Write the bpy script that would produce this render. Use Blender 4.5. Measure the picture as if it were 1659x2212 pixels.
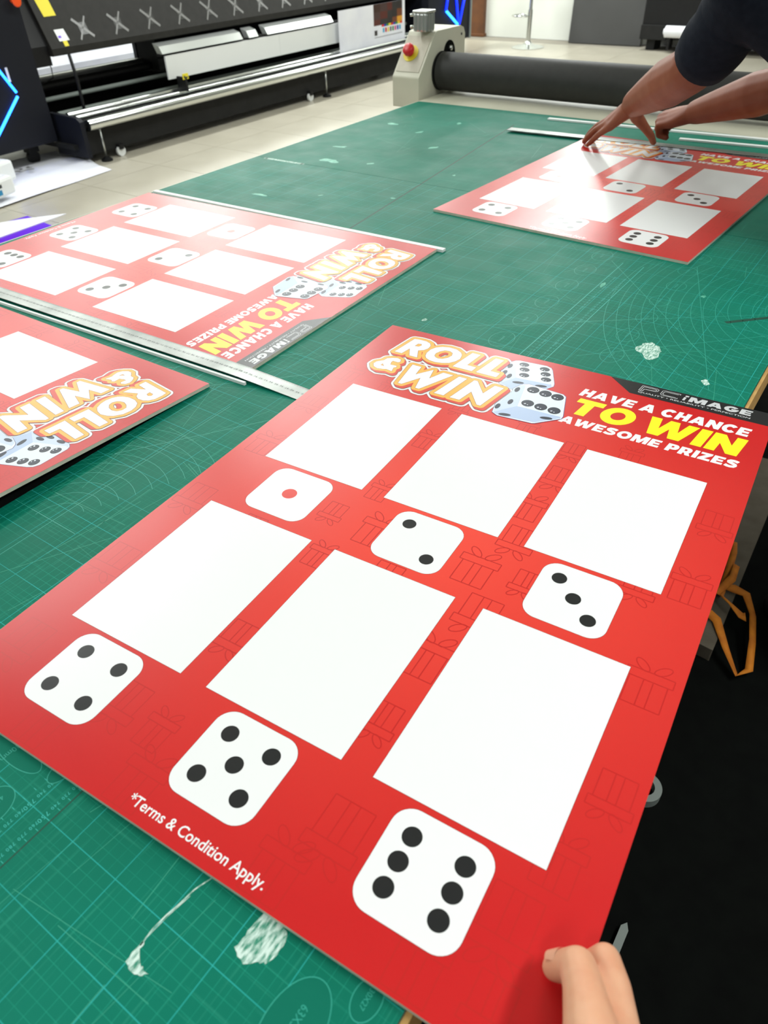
import bpy, math, random
import numpy as np
from mathutils import Vector, Matrix
from mathutils.geometry import tessellate_polygon

for o in list(bpy.data.objects): bpy.data.objects.remove(o, do_unlink=True)
scene = bpy.context.scene
COL = scene.collection
rnd = random.Random(7)
ZM = 0.85                       # top of the cutting mat above the floor
CEIL = 3.1

# ------------------------------------------------------------------ camera
cam_d = bpy.data.cameras.new('camera'); cam = bpy.data.objects.new('camera', cam_d); COL.objects.link(cam)
r_ = Vector((0.8202614, 0.571291, -0.02824586)); u_ = Vector((-0.34730613, 0.53668385, 0.76899213)); f_ = Vector((-0.45447738, 0.6209646, -0.63863391))
m = Matrix.Identity(4)
for i in range(3):
    m[i][0] = r_[i]; m[i][1] = u_[i]; m[i][2] = -f_[i]
m[0][3], m[1][3], m[2][3] = 0.0, 0.0, ZM + 0.54
cam.matrix_world = m
cam_d.sensor_fit = 'VERTICAL'; cam_d.sensor_height = 36.0; cam_d.sensor_width = 27.0
cam_d.lens = 25.4557; cam_d.clip_start = 0.02; cam_d.clip_end = 60
cam_d.dof.use_dof = True; cam_d.dof.focus_distance = 0.95; cam_d.dof.aperture_fstop = 9.0
scene.camera = cam

# ------------------------------------------------------------------ world, exposure
scene.view_settings.view_transform = 'Standard'; scene.view_settings.look = 'None'
scene.view_settings.gamma = 1.0; scene.view_settings.use_curve_mapping = False
scene.view_settings.exposure = 0.0
w = bpy.data.worlds.new('world'); scene.world = w; w.use_nodes = True
w.node_tree.nodes['Background'].inputs[0].default_value = (0.93, 0.97, 1.0, 1)
w.node_tree.nodes['Background'].inputs[1].default_value = 0.14

# unseen ceiling lamps, some placed from board glare, the rest added for fill (x, y, length along y, width along x, power)
LIGHTS = [(-2.2, -1.5, 1.5, 0.3, 12), (0.9, -1.3, 1.5, 0.3, 8), (-4.8, -1.3, 1.5, 0.3, 16), (1.3, 1.3, 1.5, 0.3, 17), (1.3, 3.4, 1.5, 0.3, 8),  # added fill lamps behind and right of the camera, clear of board reflections
          (-3.2, 1.5, 1.5, 0.3, 10), (-3.2, 3.5, 1.5, 0.3, 13), (-2.6, 5.8, 1.5, 0.3, 22),
          (-5.6, 3.1, 1.5, 0.3, 8), (-5.6, 5.0, 1.5, 0.3, 11), (-5.6, 6.9, 1.5, 0.3, 18), (-5.6, 9.0, 1.5, 0.3, 24),
          (-7.7, 3.1, 1.5, 0.3, 11), (-7.7, 5.0, 1.5, 0.3, 15), (-7.7, 6.9, 1.5, 0.3, 28), (-7.7, 8.8, 1.5, 0.3, 30),
          (-3.8, 9.9, 1.0, 0.4, 24)]
POWER = 3.2
for (lx, ly, ll, lw, p) in LIGHTS:
    ld = bpy.data.lights.new('unseen_ceiling_light', 'AREA'); ld.shape = 'RECTANGLE'; ld.size = lw; ld.size_y = ll
    ld.energy = p * POWER; ld.color = (0.96, 1.0, 0.985)
    lo = bpy.data.objects.new('unseen_ceiling_light', ld); COL.objects.link(lo); lo.location = (lx, ly, CEIL - 0.075)

# ------------------------------------------------------------------ helpers
def lin(c):
    out = []
    for v in c[:3]:
        v = v / 255.0
        out.append(v / 12.92 if v <= 0.04045 else ((v + 0.055) / 1.055) ** 2.4)
    return tuple(out) + (1.0,)

def mat(name, rgb, rough=0.5, metal=0.0, spec=0.5, emit=None, estr=0.0, coat=0.0, coat_rough=0.1, sss=0.0):
    m = bpy.data.materials.new(name); m.use_nodes = True
    b = m.node_tree.nodes['Principled BSDF']
    b.inputs['Base Color'].default_value = lin(rgb); b.inputs['Roughness'].default_value = rough
    b.inputs['Metallic'].default_value = metal; b.inputs['Specular IOR Level'].default_value = spec
    b.inputs['Coat Weight'].default_value = coat; b.inputs['Coat Roughness'].default_value = coat_rough
    if sss: 
        b.inputs['Subsurface Weight'].default_value = sss; b.inputs['Subsurface Radius'].default_value = (1.0, 0.35, 0.2); b.inputs['Subsurface Scale'].default_value = 0.004
    if emit:
        b.inputs['Emission Color'].default_value = lin(emit); b.inputs['Emission Strength'].default_value = estr
    return m

class G:
    """tiny node graph helper"""
    def __init__(s, m): s.t = m.node_tree; s.b = s.t.nodes['Principled BSDF']
    def n(s, t, **kw):
        x = s.t.nodes.new(t)
        for k, v in kw.items(): setattr(x, k, v)
        return x
    def l(s, a, b): s.t.links.new(a, b)
    def math(s, op, a, b=None, clamp=False):
        x = s.n('ShaderNodeMath', operation=op, use_clamp=clamp)
        for i, v in enumerate((a, b)):
            if v is None: continue
            if isinstance(v, (int, float)): x.inputs[i].default_value = v
            else: s.l(v, x.inputs[i])
        return x.outputs[0]
    def mix(s, f, a, b):
        x = s.n('ShaderNodeMix', data_type='RGBA')
        for i, v in ((0, f), (6, a), (7, b)):
            if isinstance(v, (int, float)): x.inputs[i].default_value = v
            elif isinstance(v, tuple): x.inputs[i].default_value = v
            else: s.l(v, x.inputs[i])
        return x.outputs[2]
    def noise(s, vec, scale, detail=3, rough=0.5):
        x = s.n('ShaderNodeTexNoise'); x.inputs['Scale'].default_value = scale; x.inputs['Detail'].default_value = detail; x.inputs['Roughness'].default_value = rough
        if vec is not None: s.l(vec, x.inputs['Vector'])
        return x.outputs['Fac']
    def ramp(s, f, a, b, c0=(0,0,0,1), c1=(1,1,1,1)):
        x = s.n('ShaderNodeValToRGB'); x.color_ramp.elements[0].position = a; x.color_ramp.elements[1].position = b
        x.color_ramp.elements[0].color = c0; x.color_ramp.elements[1].color = c1
        s.l(f, x.inputs[0]); return x.outputs[0]

def noisy(m, rgb2, scale=8, lo=0.35, hi=0.7, bump=0.0, bscale=80):
    g = G(m); tc = g.n('ShaderNodeTexCoord').outputs['Object']
    c1 = tuple(g.b.inputs['Base Color'].default_value)
    g.l(g.mix(g.ramp(g.noise(tc, scale), lo, hi), c1, lin(rgb2)), g.b.inputs['Base Color'])
    if bump:
        bn = g.n('ShaderNodeBump'); bn.inputs['Strength'].default_value = bump; bn.inputs['Distance'].default_value = 0.002
        g.l(g.noise(tc, bscale), bn.inputs['Height']); g.l(bn.outputs[0], g.b.inputs['Normal'])
    return m

class MB:
    def __init__(s): s.v = []; s.f = []; s.m = []
    def add(s, verts, faces, mi=0):
        o = len(s.v); s.v += [tuple(x) for x in verts]
        for f in faces: s.f.append(tuple(i + o for i in f)); s.m.append(mi)
    def poly(s, loops, z=0.0, mi=0):
        L = [[Vector((p[0], p[1], z)) for p in lp] for lp in loops]
        flat = [p for lp in L for p in lp]
        tris = tessellate_polygon(L)
        out = []
        for a, b, c in tris:
            n = (flat[b] - flat[a]).cross(flat[c] - flat[a])
            out.append((a, b, c) if n.z >= 0 else (a, c, b))
        s.add(flat, out, mi)
    def disc(s, x, y, r, z=0.0, mi=0, n=14, ry=None, rot=0):
        ry = r if ry is None else ry; c, sn = math.cos(rot), math.sin(rot)
        pts = []
        for i in range(n):
            a = 2 * math.pi * i / n; px, py = r * math.cos(a), ry * math.sin(a)
            pts.append((x + c * px - sn * py, y + sn * px + c * py, z))
        s.add(pts, [tuple(range(n))], mi)
    def seg(s, a, b, hw, z=0.0, mi=0):
        dx, dy = b[0] - a[0], b[1] - a[1]; L = math.hypot(dx, dy)
        if L < 1e-9: return
        nx, ny = -dy / L * hw, dx / L * hw
        s.add([(a[0] - nx, a[1] - ny, z), (b[0] - nx, b[1] - ny, z), (b[0] + nx, b[1] + ny, z), (a[0] + nx, a[1] + ny, z)], [(0, 1, 2, 3)], mi)
    def line(s, pts, hw, z=0.0, mi=0, closed=False, round_=True, n=12):
        k = len(pts)
        for i in range(k if closed else k - 1): s.seg(pts[i], pts[(i + 1) % k], hw, z, mi)
        if round_:
            for p in pts: s.disc(p[0], p[1], hw, z, mi, n)
    def box(s, x0, y0, z0, x1, y1, z1, mi=0):
        v = [(x0,y0,z0),(x1,y0,z0),(x1,y1,z0),(x0,y1,z0),(x0,y0,z1),(x1,y0,z1),(x1,y1,z1),(x0,y1,z1)]
        s.add(v, [(3,2,1,0),(4,5,6,7),(0,1,5,4),(1,2,6,5),(2,3,7,6),(3,0,4,7)], mi)
    def prism(s, prof, axis, a, b, mi=0):
        """profile of 2-D points extruded along axis ('x': prof=(y,z), 'y': prof=(x,z), 'z': prof=(x,y))"""
        def P(p, t): return {'x': (t, p[0], p[1]), 'y': (p[0], t, p[1]), 'z': (p[0], p[1], t)}[axis]
        n = len(prof); v = [P(p, a) for p in prof] + [P(p, b) for p in prof]
        f = [(i, (i + 1) % n, n + (i + 1) % n, n + i) for i in range(n)]
        s.add(v, f, mi)
        L = [[Vector((p[0], p[1], 0)) for p in prof]]
        for t in tessellate_polygon(L):
            s.add([P(prof[i], a) for i in t], [(0, 1, 2)], mi); s.add([P(prof[i], b) for i in t], [(2, 1, 0)], mi)
    def tube(s, pts, rad, n=12, mi=0, caps=True, flat=1.0):
        pts = [Vector(p) for p in pts]; k = len(pts)
        rads = rad if isinstance(rad, (list, tuple)) else [rad] * k
        base = len(s.v); up = None; rings = []
        for i in range(k):
            t = (pts[min(i + 1, k - 1)] - pts[max(i - 1, 0)]).normalized()
            if up is None:
                a = Vector((0, 0, 1)) if abs(t.z) < 0.9 else Vector((1, 0, 0)); up = t.cross(a).normalized()
            up = (up - t * up.dot(t)).normalized(); bi = t.cross(up)
            rings.append([pts[i] + up * (rads[i] * math.cos(2 * math.pi * j / n)) + bi * (rads[i] * flat * math.sin(2 * math.pi * j / n)) for j in range(n)])
        v = [tuple(p) for rg in rings for p in rg]
        f = [(i * n + j, i * n + (j + 1) % n, (i + 1) * n + (j + 1) % n, (i + 1) * n + j) for i in range(k - 1) for j in range(n)]
        if caps: f += [tuple(reversed(range(n))), tuple((k - 1) * n + j for j in range(n))]
        s.add(v, f, mi)
    def lathe(s, prof, cx=0, cy=0, n=24, mi=0):
        """prof: (r, z) pairs"""
        k = len(prof); v = []
        for (r, z) in prof:
            for j in range(n): v.append((cx + r * math.cos(2 * math.pi * j / n), cy + r * math.sin(2 * math.pi * j / n), z))
        f = [(i * n + j, i * n + (j + 1) % n, (i + 1) * n + (j + 1) % n, (i + 1) * n + j) for i in range(k - 1) for j in range(n)]
        f += [tuple(reversed(range(n))), tuple((k - 1) * n + j for j in range(n))]
        s.add(v, f, mi)
    def mesh(s, name, mats, smooth=False):
        me = bpy.data.meshes.new(name); me.from_pydata(s.v, [], s.f)
        for mm in (mats if isinstance(mats, (list, tuple)) else [mats]): me.materials.append(mm)
        if any(s.m): me.polygons.foreach_set('material_index', s.m)
        if smooth: me.polygons.foreach_set('use_smooth', [True] * len(me.polygons))
        me.update(); return me
    def build(s, name, mats, parent=None, smooth=False, bevel=0.0, bang=35, **tags):
        o = bpy.data.objects.new(name, s.mesh(name, mats, smooth)); COL.objects.link(o)
        if parent: o.parent = parent
        if bevel:
            md = o.modifiers.new('bevel', 'BEVEL'); md.width = bevel; md.segments = 2; md.limit_method = 'ANGLE'; md.angle_limit = math.radians(bang)
        for k, v in tags.items(): o[k] = v
        return o

def auto(o, deg=40):
    """smooth shading with sharp edges kept"""
    me = o.data; me.polygons.foreach_set('use_smooth', [True] * len(me.polygons)); me.set_sharp_from_angle(angle=math.radians(deg)); return o

def empty(name, loc, rz=0.0, **tags):
    o = bpy.data.objects.new(name, None); COL.objects.link(o); o.location = loc; o.rotation_euler = (0, 0, rz); o.empty_display_size = 0.05
    for k, v in tags.items(): o[k] = v
    return o

def copy_tree(o, parent=None):
    c = o.copy(); COL.objects.link(c); c.parent = parent
    for ch in list(o.children): copy_tree(ch, c)
    return c

_tc = {}
def text_geo(txt, offset=0.0):
    """verts / faces of a line of built-in font text, lower left at 0,0, cap height as delivered"""
    key = (txt, offset)
    if key in _tc: return _tc[key]
    cu = bpy.data.curves.new('t', 'FONT'); cu.body = txt; cu.size = 1.0; cu.resolution_u = 3; cu.offset = offset; cu.fill_mode = 'FRONT'
    o = bpy.data.objects.new('t', cu); me = bpy.data.meshes.new_from_object(o)
    v = [tuple(x.co) for x in me.vertices]; f = [tuple(p.vertices) for p in me.polygons]
    bpy.data.objects.remove(o); bpy.data.meshes.remove(me); bpy.data.curves.remove(cu)
    _tc[key] = (v, f); return _tc[key]

def put_text(mb, txt, x0, y0, width, height, z, mi=0, rot=0.0, shear=0.0, offset=0.0):
    """text fitted in a width x height box whose lower left is x0,y0 (rotated by rot about it)"""
    v, f = text_geo(txt, offset)
    xs = [p[0] for p in v]; ys = [p[1] for p in v]; ax, ay = min(xs), 0.0
    sx = width / (max(xs) - ax); sy = height / 0.729 if height else sx
    c, s = math.cos(rot), math.sin(rot); out = []
    for p in v:
        a, b = (p[0] - ax) * sx, (p[1] - ay) * sy; a += shear * b
        out.append((x0 + c * a - s * b, y0 + s * a + c * b, z))
    mb.add(out, f, mi)

def blob(prims, voxel, smooth_iter=10, name='b', factor=0.5):
    """capsules (a, b, ra, rb) fused into one continuous skin by a voxel remesh, baked to plain mesh data"""
    mb = MB()
    for (a, b, ra, rb) in prims:
        a, b = Vector(a), Vector(b); ax = (b - a); L = ax.length
        t = ax.normalized() if L > 1e-6 else Vector((0, 0, 1))
        pts = []; rads = []
        for i in range(5):
            an = math.pi / 2 * (1 - i / 4.0)
            pts.append(a - t * ra * math.sin(an)); rads.append(max(ra * math.cos(an), ra * 0.02))
        for i in range(5):
            an = math.pi / 2 * (i / 4.0)
            pts.append(b + t * rb * math.sin(an)); rads.append(max(rb * math.cos(an), rb * 0.02))
        n = 14; up = t.cross(Vector((0, 0, 1)) if abs(t.z) < 0.9 else Vector((1, 0, 0))).normalized(); bi = t.cross(up)
        v = []
        for p, r in zip(pts, rads):
            for j in range(n): v.append(tuple(p + up * (r * math.cos(2 * math.pi * j / n)) + bi * (r * math.sin(2 * math.pi * j / n))))
        k = len(pts); f = [(i * n + j, i * n + (j + 1) % n, (i + 1) * n + (j + 1) % n, (i + 1) * n + j) for i in range(k - 1) for j in range(n)]
        f += [tuple(reversed(range(n))), tuple((k - 1) * n + j for j in range(n))]
        mb.add(v, f)
    me = mb.mesh('tmp', []) ; o = bpy.data.objects.new('tmp', me); COL.objects.link(o)
    md = o.modifiers.new('r', 'REMESH'); md.mode = 'VOXEL'; md.voxel_size = voxel; md.use_smooth_shade = True
    ms = o.modifiers.new('s', 'SMOOTH'); ms.iterations = smooth_iter; ms.factor = factor
    dg = bpy.context.evaluated_depsgraph_get(); dg.update()
    out = bpy.data.meshes.new_from_object(o.evaluated_get(dg)); out.name = name
    bpy.data.objects.remove(o); bpy.data.meshes.remove(me)
    out.polygons.foreach_set('use_smooth', [True] * len(out.polygons))
    return out

def chain(pts, rads): return [(pts[i], pts[i + 1], rads[i], rads[i + 1]) for i in range(len(pts) - 1)]

# ------------------------------------------------------------------ materials
M = {}
M['cream'] = noisy(mat('cream_paint', (206, 204, 184), 0.45), (198, 196, 176), 6)
M['cream_panel'] = noisy(mat('cream_panel', (196, 190, 172), 0.5), (186, 180, 162), 30)
M['black'] = mat('black_paint', (13, 13, 14), 0.5, spec=0.3)
M['black_matte'] = noisy(mat('black_matte', (20, 20, 19), 0.7, spec=0.3), (26, 26, 25), 12)
M['cover'] = noisy(mat('printer_cover', (34, 33, 30), 0.65, spec=0.25), (39, 38, 35), 20)
M['navy_black'] = mat('cabinet_black', (17, 19, 27), 0.55, spec=0.25)
M['void_black'] = noisy(mat('rubber_black', (15, 17, 15), 0.95, spec=0.05), (12, 13, 12), 25)
M['chrome'] = mat('chrome', (215, 218, 215), 0.18, metal=1.0)
M['alu'] = mat('aluminium', (200, 203, 200), 0.32, metal=1.0)
M['steel'] = noisy(mat('brushed_steel', (165, 168, 164), 0.36, metal=1.0), (128, 132, 128), 14)
M['white_plastic'] = mat('white_plastic', (226, 228, 226), 0.4)
M['white_paper'] = noisy(mat('white_paper', (232, 233, 238), 0.6), (222, 223, 232), 5)
M['roller'] = noisy(mat('roller_rubber', (52, 52, 50), 0.55, spec=0.3), (48, 48, 46), 40)
M['red_plastic'] = mat('red_plastic', (200, 26, 30), 0.35)
M['yellow'] = mat('yellow_plastic', (222, 205, 40), 0.5)
M['orange_knob'] = mat('orange_plastic', (235, 80, 20), 0.35)
M['wood'] = noisy(mat('plywood_edge', (196, 156, 92), 0.6), (176, 132, 72), 60)
M['brown_wood'] = noisy(mat('brown_wood', (104, 62, 28), 0.5), (84, 48, 22), 9)
M['wall'] = noisy(mat('white_wall', (226, 228, 220), 0.7), (218, 220, 212), 1.5)
M['ceiling'] = mat('ceiling_white', (225, 228, 225), 0.8)
M['grey_panel'] = noisy(mat('grey_panel', (74, 74, 73), 0.65, spec=0.3), (70, 70, 69), 3)
M['led_deep'] = mat('deep_blue_led', (10, 30, 255), 0.4, emit=(8, 40, 255), estr=3.0)
M['led'] = mat('blue_led', (20, 60, 255), 0.4, emit=(30, 110, 255), estr=9.0)
M['skin'] = noisy(mat('skin_light', (226, 172, 138), 0.5, spec=0.35, sss=0.15), (218, 156, 122), 40)
M['skin_tan'] = noisy(mat('skin_tan', (152, 90, 66), 0.5, spec=0.3, sss=0.1), (140, 78, 54), 22)
M['nail'] = mat('nail', (228, 172, 140), 0.4)
M['shirt'] = noisy(mat('navy_shirt', (22, 27, 38), 0.9, spec=0.15), (28, 33, 44), 60, bump=0.2, bscale=300)
M['trouser'] = noisy(mat('dark_trousers', (26, 27, 30), 0.9, spec=0.15), (32, 33, 36), 50)
M['hair'] = noisy(mat('black_hair', (18, 15, 14), 0.6), (30, 25, 22), 80)
M['shoe'] = mat('black_shoe', (22, 22, 22), 0.6)
M['eye'] = mat('eye_dark', (30, 24, 20), 0.2)
M['lip'] = mat('lip', (168, 96, 84), 0.5)
M['purple'] = mat('purple_film', (98, 26, 205), 0.35)
M['blue_print'] = mat('blue_print', (30, 130, 175), 0.5)
M['dark_ink'] = mat('dark_ink', (48, 50, 54), 0.5)
M['taupe'] = noisy(mat('taupe_plank', (96, 88, 74), 0.8), (84, 76, 62), 20)
M['orange_strap'] = noisy(mat('orange_strap', (214, 128, 22), 0.8), (186, 100, 14), 30)
M['grey_bar'] = mat('grey_metal_bar', (128, 136, 130), 0.6)
M['foam_edge'] = noisy(mat('foam_board_edge', (212, 208, 190), 0.7), (198, 194, 176), 60)
M['foam_white'] = mat('foam_board_white', (238, 240, 238), 0.5)
M['clear_tape'] = mat('clear_tape', (120, 120, 118), 0.3)

# the print: every ink sits under the same satin laminate
PR, PS = 0.28, 0.5
def ink(name, rgb): return mat('print_' + name, rgb, PR, spec=PS)
I_ = {'white': ink('white', (242, 243, 243)), 'black': ink('black', (34, 35, 36)), 'red_pip': ink('red_pip', (226, 62, 52)),
      'orange': ink('orange', (255, 182, 72)), 'shade_red': ink('shade_red', (216, 58, 36)), 'line': ink('dark_line', (112, 26, 22)), 'yellow': ink('yellow', (250, 240, 40)),
      'banner': ink('banner', (38, 38, 39)), 'die_front': ink('die_front', (226, 238, 250)), 'die_side': ink('die_side', (204, 218, 240)), 'die_bottom': ink('die_bottom', (182, 200, 230)), 'die_edge': ink('die_edge', (98, 104, 150)),
      'die_light': ink('die_light', (240, 248, 254)), 'pip': ink('pip_navy', (30, 38, 58)), 'pip_dark': ink('pip_rim', (12, 15, 24)), 'silver': ink('silver', (205, 207, 208)), 'die_hi': ink('die_highlight', (225, 230, 240))}
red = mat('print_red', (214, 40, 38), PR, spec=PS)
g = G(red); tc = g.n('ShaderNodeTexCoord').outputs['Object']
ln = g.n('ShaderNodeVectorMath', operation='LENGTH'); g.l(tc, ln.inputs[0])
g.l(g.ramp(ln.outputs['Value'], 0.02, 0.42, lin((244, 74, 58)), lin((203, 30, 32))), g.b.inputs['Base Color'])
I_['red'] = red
giftm = ink('gift_line', (196, 34, 32)); I_['gift'] = giftm

# cutting mat: printed grid on green vinyl (object coordinates = room coordinates)
def mat_green(name, grid):
    m = mat(name, (14, 112, 84), 0.42, spec=0.18); g = G(m)
    tc = g.n('ShaderNodeTexCoord').outputs['Object']; sp = g.n('ShaderNodeSeparateXYZ'); g.l(tc, sp.inputs[0])
    n1 = g.noise(tc, 5, 4); base = g.mix(g.ramp(n1, 0.3, 0.75), lin((0, 108, 86)), lin((1, 120, 98)))
    # cloud of fine knife marks
    mp = g.n('ShaderNodeMapping'); mp.inputs['Scale'].default_value = (260, 9, 1); mp.inputs['Rotation'].default_value = (0, 0, 0.35); g.l(tc, mp.inputs[0])
    sc = g.ramp(g.noise(mp.outputs[0], 1.0, 2), 0.62, 0.72)
    mp2 = g.n('ShaderNodeMapping'); mp2.inputs['Scale'].default_value = (8, 240, 1); mp2.inputs['Rotation'].default_value = (0, 0, 0.2); g.l(tc, mp2.inputs[0])
    sc2 = g.ramp(g.noise(mp2.outputs[0], 1.0, 2), 0.62, 0.72)
    base = g.mix(g.math('MULTIPLY', g.math('MAXIMUM', sc, sc2), 0.16), base, lin((70, 185, 155)))
    if grid:
        def lines(c, period, off, width):
            t = g.math('ADD', c, period * 100 - off + period / 2); t = g.math('MODULO', t, period); t = g.math('ABSOLUTE', g.math('SUBTRACT', t, period / 2))
            return g.math('LESS_THAN', t, width / 2)
        x, y = sp.outputs[0], sp.outputs[1]
        minor = g.math('MAXIMUM', lines(x, 0.01, -0.309, 0.00042), lines(y, 0.01, 0.0225, 0.00042))
        major = g.math('MAXIMUM', lines(x, 0.05, -0.309, 0.0007), lines(y, 0.05, 0.0225, 0.0007))
        wear = g.ramp(g.noise(tc, 7, 3), 0.3, 0.62)
        base = g.mix(g.math('MULTIPLY', minor, g.math('MULTIPLY', wear, 0.62)), base, lin((40, 168, 140)))
        base = g.mix(g.math('MULTIPLY', major, g.math('ADD', g.math('MULTIPLY', wear, 0.5), 0.4)), base, lin((48, 176, 172)))
    g.l(base, g.b.inputs['Base Color'])
    g.l(g.ramp(g.noise(tc, 14, 4), 0.2, 0.8, (0.46, 0.46, 0.46, 1), (0.6, 0.6, 0.6, 1)), g.b.inputs['Roughness'])
    bn = g.n('ShaderNodeBump'); bn.inputs['Strength'].default_value = 0.25; bn.inputs['Distance'].default_value = 0.0006
    g.l(g.noise(tc, 26, 3), bn.inputs['Height']); g.l(bn.outputs[0], g.b.inputs['Normal'])
    return m
M['mat_grid'] = mat_green('mat_green_grid', True); M['mat_plain'] = mat_green('mat_green_plain', False)
M['mat_blank'] = mat('mat_blank', (0, 110, 89), 0.55, spec=0.18)
M['mat_line'] = mat('mat_print_line', (44, 160, 140), 0.45)
M['mat_bold'] = mat('mat_print_bold', (58, 182, 170), 0.45)
M['mat_scratch'] = mat('mat_scratch', (52, 160, 132), 0.5)
M['mat_dark'] = mat('mat_cut', (8, 70, 54), 0.6)
sm = mat('mat_scuff', (196, 224, 210), 0.6); g = G(sm); tc = g.n('ShaderNodeTexCoord').outputs['Object']
mp = g.n('ShaderNodeMapping'); mp.inputs['Scale'].default_value = (420, 110, 1); mp.inputs['Rotation'].default_value = (0, 0, 0.25); g.l(tc, mp.inputs[0])
g.l(g.mix(g.ramp(g.noise(mp.outputs[0], 1.0, 4, 0.6), 0.36, 0.6), lin((46, 140, 112)), lin((214, 236, 226))), g.b.inputs['Base Color'])
M['scuff'] = sm
M['glare_scuff_faint'] = noisy(mat('mat_glare_scuff_faint', (104, 190, 164), 0.5), (60, 160, 132), 60)
# floor tiles
M['tile'] = noisy(mat('floor_tile', (178, 172, 156), 0.32), (168, 162, 146), 3)
M['grout'] = mat('grout', (138, 132, 120), 0.8)

# ================================================================== the room
mb = MB(); mb.box(-9.0, -3.0, -0.1, 3.0, 10.7, -0.004); floor = mb.build('floor', M['grout'], kind='structure')
tile = MB(); T_ = 0.6; gp = 0.0035
tile.box(-T_/2 + gp/2, -T_/2 + gp/2, -0.008, T_/2 - gp/2, T_/2 - gp/2, 0.0)
tile_me = tile.mesh('tile', M['tile']); rest = MB()
x = -8.77
while x < 2.6:
    y = -2.58
    while y < 10.5:
        if -7.7 < x < -2.3 and y > 1.4:
            o = bpy.data.objects.new('tile', tile_me); COL.objects.link(o); o.parent = floor; o.location = (x + 0.2, y, 0)
        else:
            rest.box(x + 0.2 - T_/2 + gp/2, y - T_/2 + gp/2, -0.008, x + 0.2 + T_/2 - gp/2, y + T_/2 - gp/2, 0.0)
        y += T_
    x += T_
rest.build('tiles_elsewhere', M['tile'], floor, kind='stuff')
mb = MB(); mb.box(-9.0, 10.68, 0.0, 3.0, 10.8, CEIL); mb.build('wall_back', M['wall'], kind='structure')
mb = MB(); mb.box(-9.1, -3.0, 0.0, -9.0, 10.8, CEIL); mb.build('wall_left', M['wall'], kind='structure')
mb = MB(); mb.box(-9.1, -3.0, CEIL, 3.0, 10.8, CEIL + 0.08); ceil_o = mb.build('ceiling', M['ceiling'], kind='structure')
mb = MB(); mb.box(-6.02, 10.60, 0.0, -5.76, 10.68, 2.4); mb.box(-6.04, 10.59, 0, -5.74, 10.68, 0.035); mb.build('trim_1', M['brown_wood'], kind='structure', bevel=0.004)
for i, (lx, ly, ll, lw, p) in enumerate(LIGHTS):
    h = MB(); h.prism([(-lw/2 - 0.03, 0.0), (lw/2 + 0.03, 0.0), (lw/2 + 0.01, -0.06), (lw/2, -0.06), (lw/2, -0.05), (-lw/2, -0.05), (-lw/2, -0.06), (-lw/2 - 0.01, -0.06)], 'y', -ll/2 - 0.02, ll/2 + 0.02)
    o = h.build('unseen_light_trough', M['white_plastic'], ceil_o); o.location = (lx, ly, CEIL - 0.001)  # housings of the unseen lamps, added fill lamps included

# ================================================================== worktable with its mats
TX0, TX1, TY0, TY1 = -1.635, -0.0995, -0.75, 2.84
xe = lambda y: -0.0875 - 0.0095 * (y - 0.1)          # right-hand edge of mats and table, a touch out of square
tb = empty('worktable', ((TX0 + TX1) / 2, 1.0, 0), label='long cream worktable carrying the green cutting mats', category='table')
def under(o, parent):
    """parent an object that was built in room coordinates"""
    o.parent = parent; o.matrix_parent_inverse = parent.matrix_world.inverted() if parent.parent is None else Matrix.Identity(4); return o
bpy.context.view_layer.update()
def part(mbx, name, mats, parent, **k):
    o = mbx.build(name, mats, **k)
    if parent.type == 'EMPTY' or parent.parent is None:
        o.parent = parent; o.matrix_parent_inverse = Matrix.Translation(-Vector(parent.location))
    else: o.parent = parent
    return o
mb = MB(); mb.prism([(TX0, TY0), (xe(TY0), TY0), (xe(TY1), TY1), (TX0, TY1)], 'z', 0.805, 0.8468); part(mb, 'tabletop', M['cream'], tb, bevel=0.002)
mb = MB(); mb.prism([(xe(TY0), TY0), (xe(TY0) + 0.0045, TY0), (xe(2.59) + 0.0045, 2.59), (xe(2.59), 2.59)], 'z', 0.80, 0.8487); part(mb, 'edge_trim', M['wood'], tb)
for (lx, ly) in ((-1.55, -0.6), (-0.42, -0.6), (-1.55, 2.6), (-0.42, 2.6), (-1.55, 1.0), (-0.42, 1.0)):
    mb = MB(); mb.box(lx - 0.035, ly - 0.035, 0.012, lx + 0.035, ly + 0.035, 0.805); mb.box(lx - 0.055, ly - 0.055, 0, lx + 0.055, ly + 0.055, 0.012); part(mb, 'leg', M['black_matte'], tb)
for ly in (-0.6, 1.0, 2.6):
    mb = MB(); mb.box(-1.515, ly - 0.02, 0.16, -0.455, ly + 0.02, 0.22); part(mb, 'cross_rail', M['black_matte'], tb)
for lx in (-1.55, -0.42):
    mb = MB(); mb.box(lx - 0.02, -0.565, 0.70, lx + 0.02, 2.565, 0.76); part(mb, 'long_rail', M['black_matte'], tb)
mb = MB(); mb.box(-0.375, TY0 + 0.1, 0.06, -0.365, TY1 - 0.1, 0.79); part(mb, 'side_panel', M['void_black'], tb, label='black side panel under the table edge')

def mat_sheet(y0, y1, m, label):
    s = MB(); s.prism([(-1.622, y0), (xe(y0) - 0.001, y0), (xe(y1) - 0.001, y1), (-1.622, y1)], 'z', 0.8470, ZM); o = s.build('cutting_mat', m, bevel=0.0008); o['label'] = label; o['category'] = 'cutting mat'; o['group'] = 'green cutting mats on the worktable'; return o
mat1 = mat_sheet(-0.70, 1.6565, M['mat_grid'], 'green cutting mat with printed grid under the large front poster board')
mat2 = mat_sheet(1.6580, 2.525, M['mat_plain'], 'plain green cutting mat at the far end by the dark roller')
Z1 = ZM + 0.00006
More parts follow.
